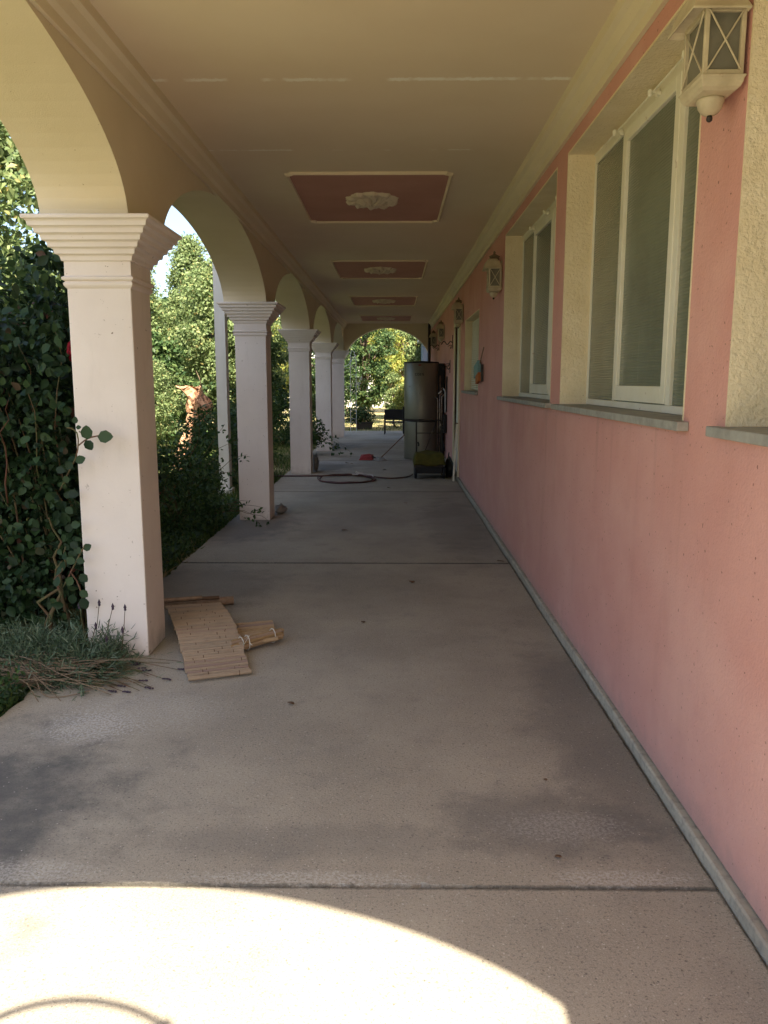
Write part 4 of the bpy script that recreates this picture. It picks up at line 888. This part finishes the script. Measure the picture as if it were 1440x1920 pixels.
# ---- trees
def tree(lb, x, y, h, rx, ry, n, ls, m, z0=.6, shape='round', trunk=.12, name='garden_tree', group='trees in the garden', cr=.2, limbs=12, dens=60, keepf=None):
    t = thing(name, lb, 'tree', (x, y, 0), group); k = max(12, n//dens); cc = []
    while len(cc) < k:
        u_ = random.random(); z = z0+(h-z0)*u_
        if shape == 'cone': w_ = (1-u_)**.75*(.55+.45*min(1, u_*5))+.04
        elif shape == 'column': w_ = min(1, (1-u_)*3.0)**.6*(.85+.15*math.sin(u_*17))
        else: w_ = math.sqrt(max(0, 1-(2*u_-1)**2))*(.9+.1*math.sin(u_*13+x))
        a = random.uniform(0, 2*PI); q = random.uniform(.15, 1)**.5*(1+.12*math.sin(3*a+x)+.1*math.sin(7*a+z*3))
        cc.append((x+rx*w_*q*math.cos(a), y+ry*w_*q*math.sin(a), z))
    cc = np.array(cc); rr = rng.uniform(.55, 1.35, len(cc))*cr*min(rx, h*.5)
    pos, td, nd = cloud(cc, rr, dens, up=.45)
    kp = pos[:,2] > .02
    if keepf is not None: kp &= keepf(pos)
    pos, td, nd = pos[kp], td[kp], nd[kp]
    leaves('crown', pos, td, nd, rng.uniform(.65, 1.35, len(pos))*ls, m, T_QUAD, t)
    mb = MB(); top = Vector((x+random.gauss(0, .1), y, z0+(h-z0)*.8)); q = [Vector((x, y, -.1)).lerp(top, s_/8)+Vector((random.gauss(0, .05), random.gauss(0, .05), 0)) for s_ in range(9)]
    mb.tube(q, [trunk*(1.15-.95*s_/8) for s_ in range(9)], 9)
    for i in rng.integers(0, len(cc), limbs):
        e = Vector(cc[i]); s_ = Vector((x, y, max(.3, e.z*.55))); md = s_.lerp(e, .5)+Vector((random.gauss(0, .08), random.gauss(0, .08), .1)); mb.tube([s_, md, e], [trunk*.4, trunk*.25, trunk*.08], 6)
    mb.build('trunk', M['bark'], t, smooth=True)
    return t
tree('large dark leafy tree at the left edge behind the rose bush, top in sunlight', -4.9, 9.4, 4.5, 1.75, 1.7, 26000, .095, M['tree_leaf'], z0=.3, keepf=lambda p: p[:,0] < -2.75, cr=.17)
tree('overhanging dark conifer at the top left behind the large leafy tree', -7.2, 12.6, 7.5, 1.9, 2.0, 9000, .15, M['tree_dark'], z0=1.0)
tree('pale green spiky-topped tree just right of the nearest column', -6.5, 21.0, 4.8, 1.15, 1.1, 24000, .085, M['tree_leaf'], shape='cone', z0=.8)
tree('tallest bright green tree with a spiky top seen in the first gap of sky', -5.40, 22.0, 5.25, 1.25, 1.2, 28000, .085, M['tree_leaf'], shape='cone', z0=.9)
tree('bright leafy tree beside the white post', -4.35, 20.2, 4.4, 1.05, 1.1, 24000, .085, M['tree_leaf'], z0=.9)
tree('yellow-green feathery shrub tree with pale stems, low between the first two columns', -4.75, 15.6, 1.95, .7, .6, 7000, .055, M['tree_leaf'], z0=.5, trunk=.03, name='feathery_shrub', group=None, dens=40)
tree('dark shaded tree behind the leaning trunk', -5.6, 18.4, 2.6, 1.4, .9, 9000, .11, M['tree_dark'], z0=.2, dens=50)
tree('leafy tree between the second and third columns', -4.4, 24.5, 4.6, 1.5, 1.3, 22000, .09, M['tree_leaf'], z0=.8)
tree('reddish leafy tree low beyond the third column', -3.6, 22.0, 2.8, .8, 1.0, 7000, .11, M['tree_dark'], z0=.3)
tree('yellowing tree seen beyond the fourth column', -4.7, 31.0, 3.6, 1.3, 1.2, 9000, .12, M['tree_yellow'], z0=.5)
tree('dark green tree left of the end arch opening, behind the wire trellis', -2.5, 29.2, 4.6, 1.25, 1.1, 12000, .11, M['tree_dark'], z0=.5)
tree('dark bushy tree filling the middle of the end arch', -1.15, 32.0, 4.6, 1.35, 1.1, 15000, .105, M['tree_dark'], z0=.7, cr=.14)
tree('bright sunlit tree behind the dark one in the end arch', .35, 35.5, 5.8, 1.9, 1.2, 14000, .13, M['tree_yellow'], z0=1.2)
tree('green sunlit tree at the right of the end arch above the water heater', 1.0, 30.2, 4.3, .85, .9, 9000, .10, M['tree_leaf'], z0=1.6)
tree('thin shrub with reddish stem in the middle of the end arch', .0, 29.6, 1.9, .45, .5, 2600, .08, M['tree_leaf'], z0=.5, trunk=.035, name='thin_shrub', group=None)
tree('light green feathery shrub beside the water heater outside the end arch', .55, 28.8, 1.55, .55, .5, 3500, .08, M['tree_yellow'], z0=.15, trunk=.02, name='feathery_shrub', group=None, dens=40)
bk = [(-16, 31, 6.2, 'tree_dark'), (-12.6, 33, 5.6, 'tree_leaf'), (-9.4, 35, 4.9, 'tree_dark'), (-6.8, 37, 5.0, 'tree_leaf'), (-3.4, 39, 5.0, 'tree_dark'), (.2, 44, 7.2, 'tree_leaf'), (3.6, 40, 6.0, 'tree_dark'), (-13.5, 24, 6.4, 'tree_leaf'), (-10.6, 19.5, 4.6, 'tree_leaf'), (-9, 26, 4.2, 'tree_dark')]
bl = ['far dark tree at the left end of the back row', 'far bright tree second from the left in the back row', 'far dark tree third from the left in the back row', 'far bright tree behind the tallest spiky tree', 'far dark tree behind the yellowing one', 'far bright tree straight beyond the end arch', 'far dark tree beyond the right of the end arch',
      'bright tree standing left in the garden behind the rose bush', 'bright tree in the garden just left of the pear trees', 'dark tree between the pear trees and the back row']
for (x, y_, h, mm), lb in zip(bk, bl): tree(lb, x, y_, h, 2.4, 1.6, 8000, .2, M[mm], z0=.1, group='trees of the back row', cr=.22)
# ---- leaning peeling trunk
t = thing('leaning_trunk', 'leaning curved tree trunk with peeling orange-brown bark in sunlight between the first two columns', 'tree trunk', (-3.95, 16.0, 0))
c = [(-3.98, 15.2, -.1), (-3.90, 15.2, .35), (-3.72, 15.2, .75), (-3.62, 15.2, 1.02), (-3.66, 15.2, 1.25), (-3.78, 15.2, 1.42), (-3.84, 15.22, 1.50)]
c = smooth(c, 2); n_ = 18; m = MB(); vs = []
for i, p in enumerate(c):
    q = i/(len(c)-1); r_ = .22-.03*q+.03*math.sin(q*14)
    for k in range(n_): a = 2*PI*k/n_; rr = r_*(1+.10*math.sin(3*a+q*9)+.07*math.sin(7*a+q*20)+random.gauss(0, .03)); vs.append((p.x+rr*math.cos(a), p.y+rr*math.sin(a), p.z+.03*math.sin(4*a)*q))
m.add(vs, [(i*n_+k, i*n_+(k+1)%n_, (i+1)*n_+(k+1)%n_, (i+1)*n_+k) for i in range(len(c)-1) for k in range(n_)]+[tuple((len(c)-1)*n_+k for k in range(n_))]); m.build('trunk', M['stumpbark'], t)
m = MB(); m.tube([(-3.62, 15.15, 1.2), (-3.56, 15.15, 1.4), (-3.60, 15.1, 1.65), (-3.66, 15.1, 1.8)], [.02, .014, .01, .004], 6); m.build('branch_stub', M['drystem'], t)
# ---- white wire trellis arch by the last column
t = thing('wire_trellis', 'white scrolled wire trellis standing on the grass just outside the last column', 'trellis', (-1.3, 25.6, 0))
m = MB()
for x in (-1.72, -1.34, -1.16): m.tube([(x, 25.2, -.05), (x, 25.2, 2.35 if x < -1.3 else 2.2)], .009, 6)
m.tube([(-1.34, 25.2, 2.35), (-1.30, 25.2, 2.56), (-1.22, 25.2, 2.5), (-1.16, 25.2, 2.2)], .009, 6)
for k in range(4): z = .35+.55*k; m.tube([(-1.72, 25.2, z), (-1.16, 25.2, z)], .003, 5)
m.build('frame', M['wire'], t)
m = MB()
for k in range(8):
    z = .3+.27*k
    for sx, x0 in ((1, -1.34), (-1, -1.16)):
        m.tube([(x0+sx*.09*(1-math.cos(a*PI/8)), 25.2, z+.12*math.sin(a*PI/8)+.012*a) for a in range(9)], .003, 5)
m.tube([(-1.75, 25.1, 1.95), (-1.4, 25.1, 2.1), (-1.15, 25.1, 2.4)], .010, 6); m.build('scrolls', M['wire'], t)
# ---- planter and low plant outside the end arch
t = thing('planter', 'low dark planter box with a sprawling leafy plant on the lawn beyond the end arch', 'planter', (-1.1, 28.4, 0))
m = MB(); m.lathe([(.20, -.05), (.235, .17), (.25, .17), (.25, .20), (.22, .20), (.21, .15), (.001, .15)], (-1.02, 28.4, 0), square=True, sx=1.25); m.build('box', M['terracotta'], t, bevel=.008)
n = 1500; p = np.array([-1.2, 28.45, .42])+rdir(n)*np.array([.62, .4, .38])*rng.uniform(.3, 1, (n, 1)); p[:,2] = np.maximum(p[:,2], .1)
leaves('foliage', p, rdir(n), rdir(n)*.6+np.array([0, -.3, .7]), rng.uniform(.06, .11, n), M['bush_leaf'], T_OVAL, t)
# ---- neighbouring pale buildings showing through the leaves
def farhouse(lb, x0, x1, y0, y1, h, wins, wall='housewall', roof=True):
    t = thing('neighbour_house', lb, 'house', ((x0+x1)/2, y0, 0)); m = MB(); m.box(x0, x1, y0, y1, -.05, h); m.build('wall', M[wall], t)
    for (a, b_, c_, d_) in wins:
        m = MB(); m.box(a-.06, b_+.06, y0-.05, y0-.002, c_-.06, c_); m.box(a-.06, b_+.06, y0-.05, y0-.002, d_, d_+.06); m.box(a-.06, a, y0-.05, y0-.002, c_, d_); m.box(b_, b_+.06, y0-.05, y0-.002, c_, d_)
        wf = m.build('window', M['white'], t); m = MB(); m.box(a+.001, b_-.001, y0-.03, y0-.003, c_+.001, d_-.001); m.build('pane', M['winddark'], wf)
    if roof:
        m = MB(); m.add([(x0-.3,y0-.3,h),(x1+.3,y0-.3,h),(x1+.3,y1+.3,h),(x0-.3,y1+.3,h),(x0-.3,(y0+y1)/2,h+1.4),(x1+.3,(y0+y1)/2,h+1.4)], [(0,3,2,1),(0,1,5,4),(2,3,4,5),(0,4,3),(1,2,5)]); m.build('roof', M['rooftile'], t)
    return t
farhouse('pale house wall glimpsed through the trees beyond the end arch', -4.2, 2.0, 52, 58, 2.9, [(-2.6, -1.6, 1, 2.2), (-.2, .6, 1, 2.2)])
t = farhouse('white neighbouring house with a railed balcony glimpsed between the third and fourth columns', -7.5, -4.55, 46, 52, 3.2, [(-6.6, -5.4, .9, 2.2)])
t2 = thing('white_pergola', 'white wooden balcony beams glimpsed between the third and fourth columns', 'pergola', (-3.6, 36, 0))
m = MB(); m.box(-4.1, -3.2, 36, 36.12, 3.02, 3.20); m.box(-4.1, -3.2, 36, 36.12, 2.62, 2.74); m.build('beam', M['white'], t2, bevel=.01)
for x in (-4.1, -3.65, -3.3):
    m = MB(); m.box(x, x+.09, 36.005, 36.115, -.05 if x != -3.65 else 2.741, 3.019 if x == -3.65 else 2.619); m.build('post', M['white'], t2, bevel=.006)
t = thing('garden_shed', 'blue-grey boarded shed wall beyond the right side of the end arch', 'shed', (2.1, 27.9, 0))
m = MB()
for k in range(14): m.box(.98+k*.15, 1.12+k*.15, 27.5+.0*k, 27.56, -.05, 2.95)
m.box(.98, 3.2, 27.57, 30, -.05, 2.95); m.build('wall', M['shutter'], t)
m = MB(); m.box(.85, 3.4, 27.35, 30.2, 2.96, 3.06); m.build('roof', M['white'], t, bevel=.01)
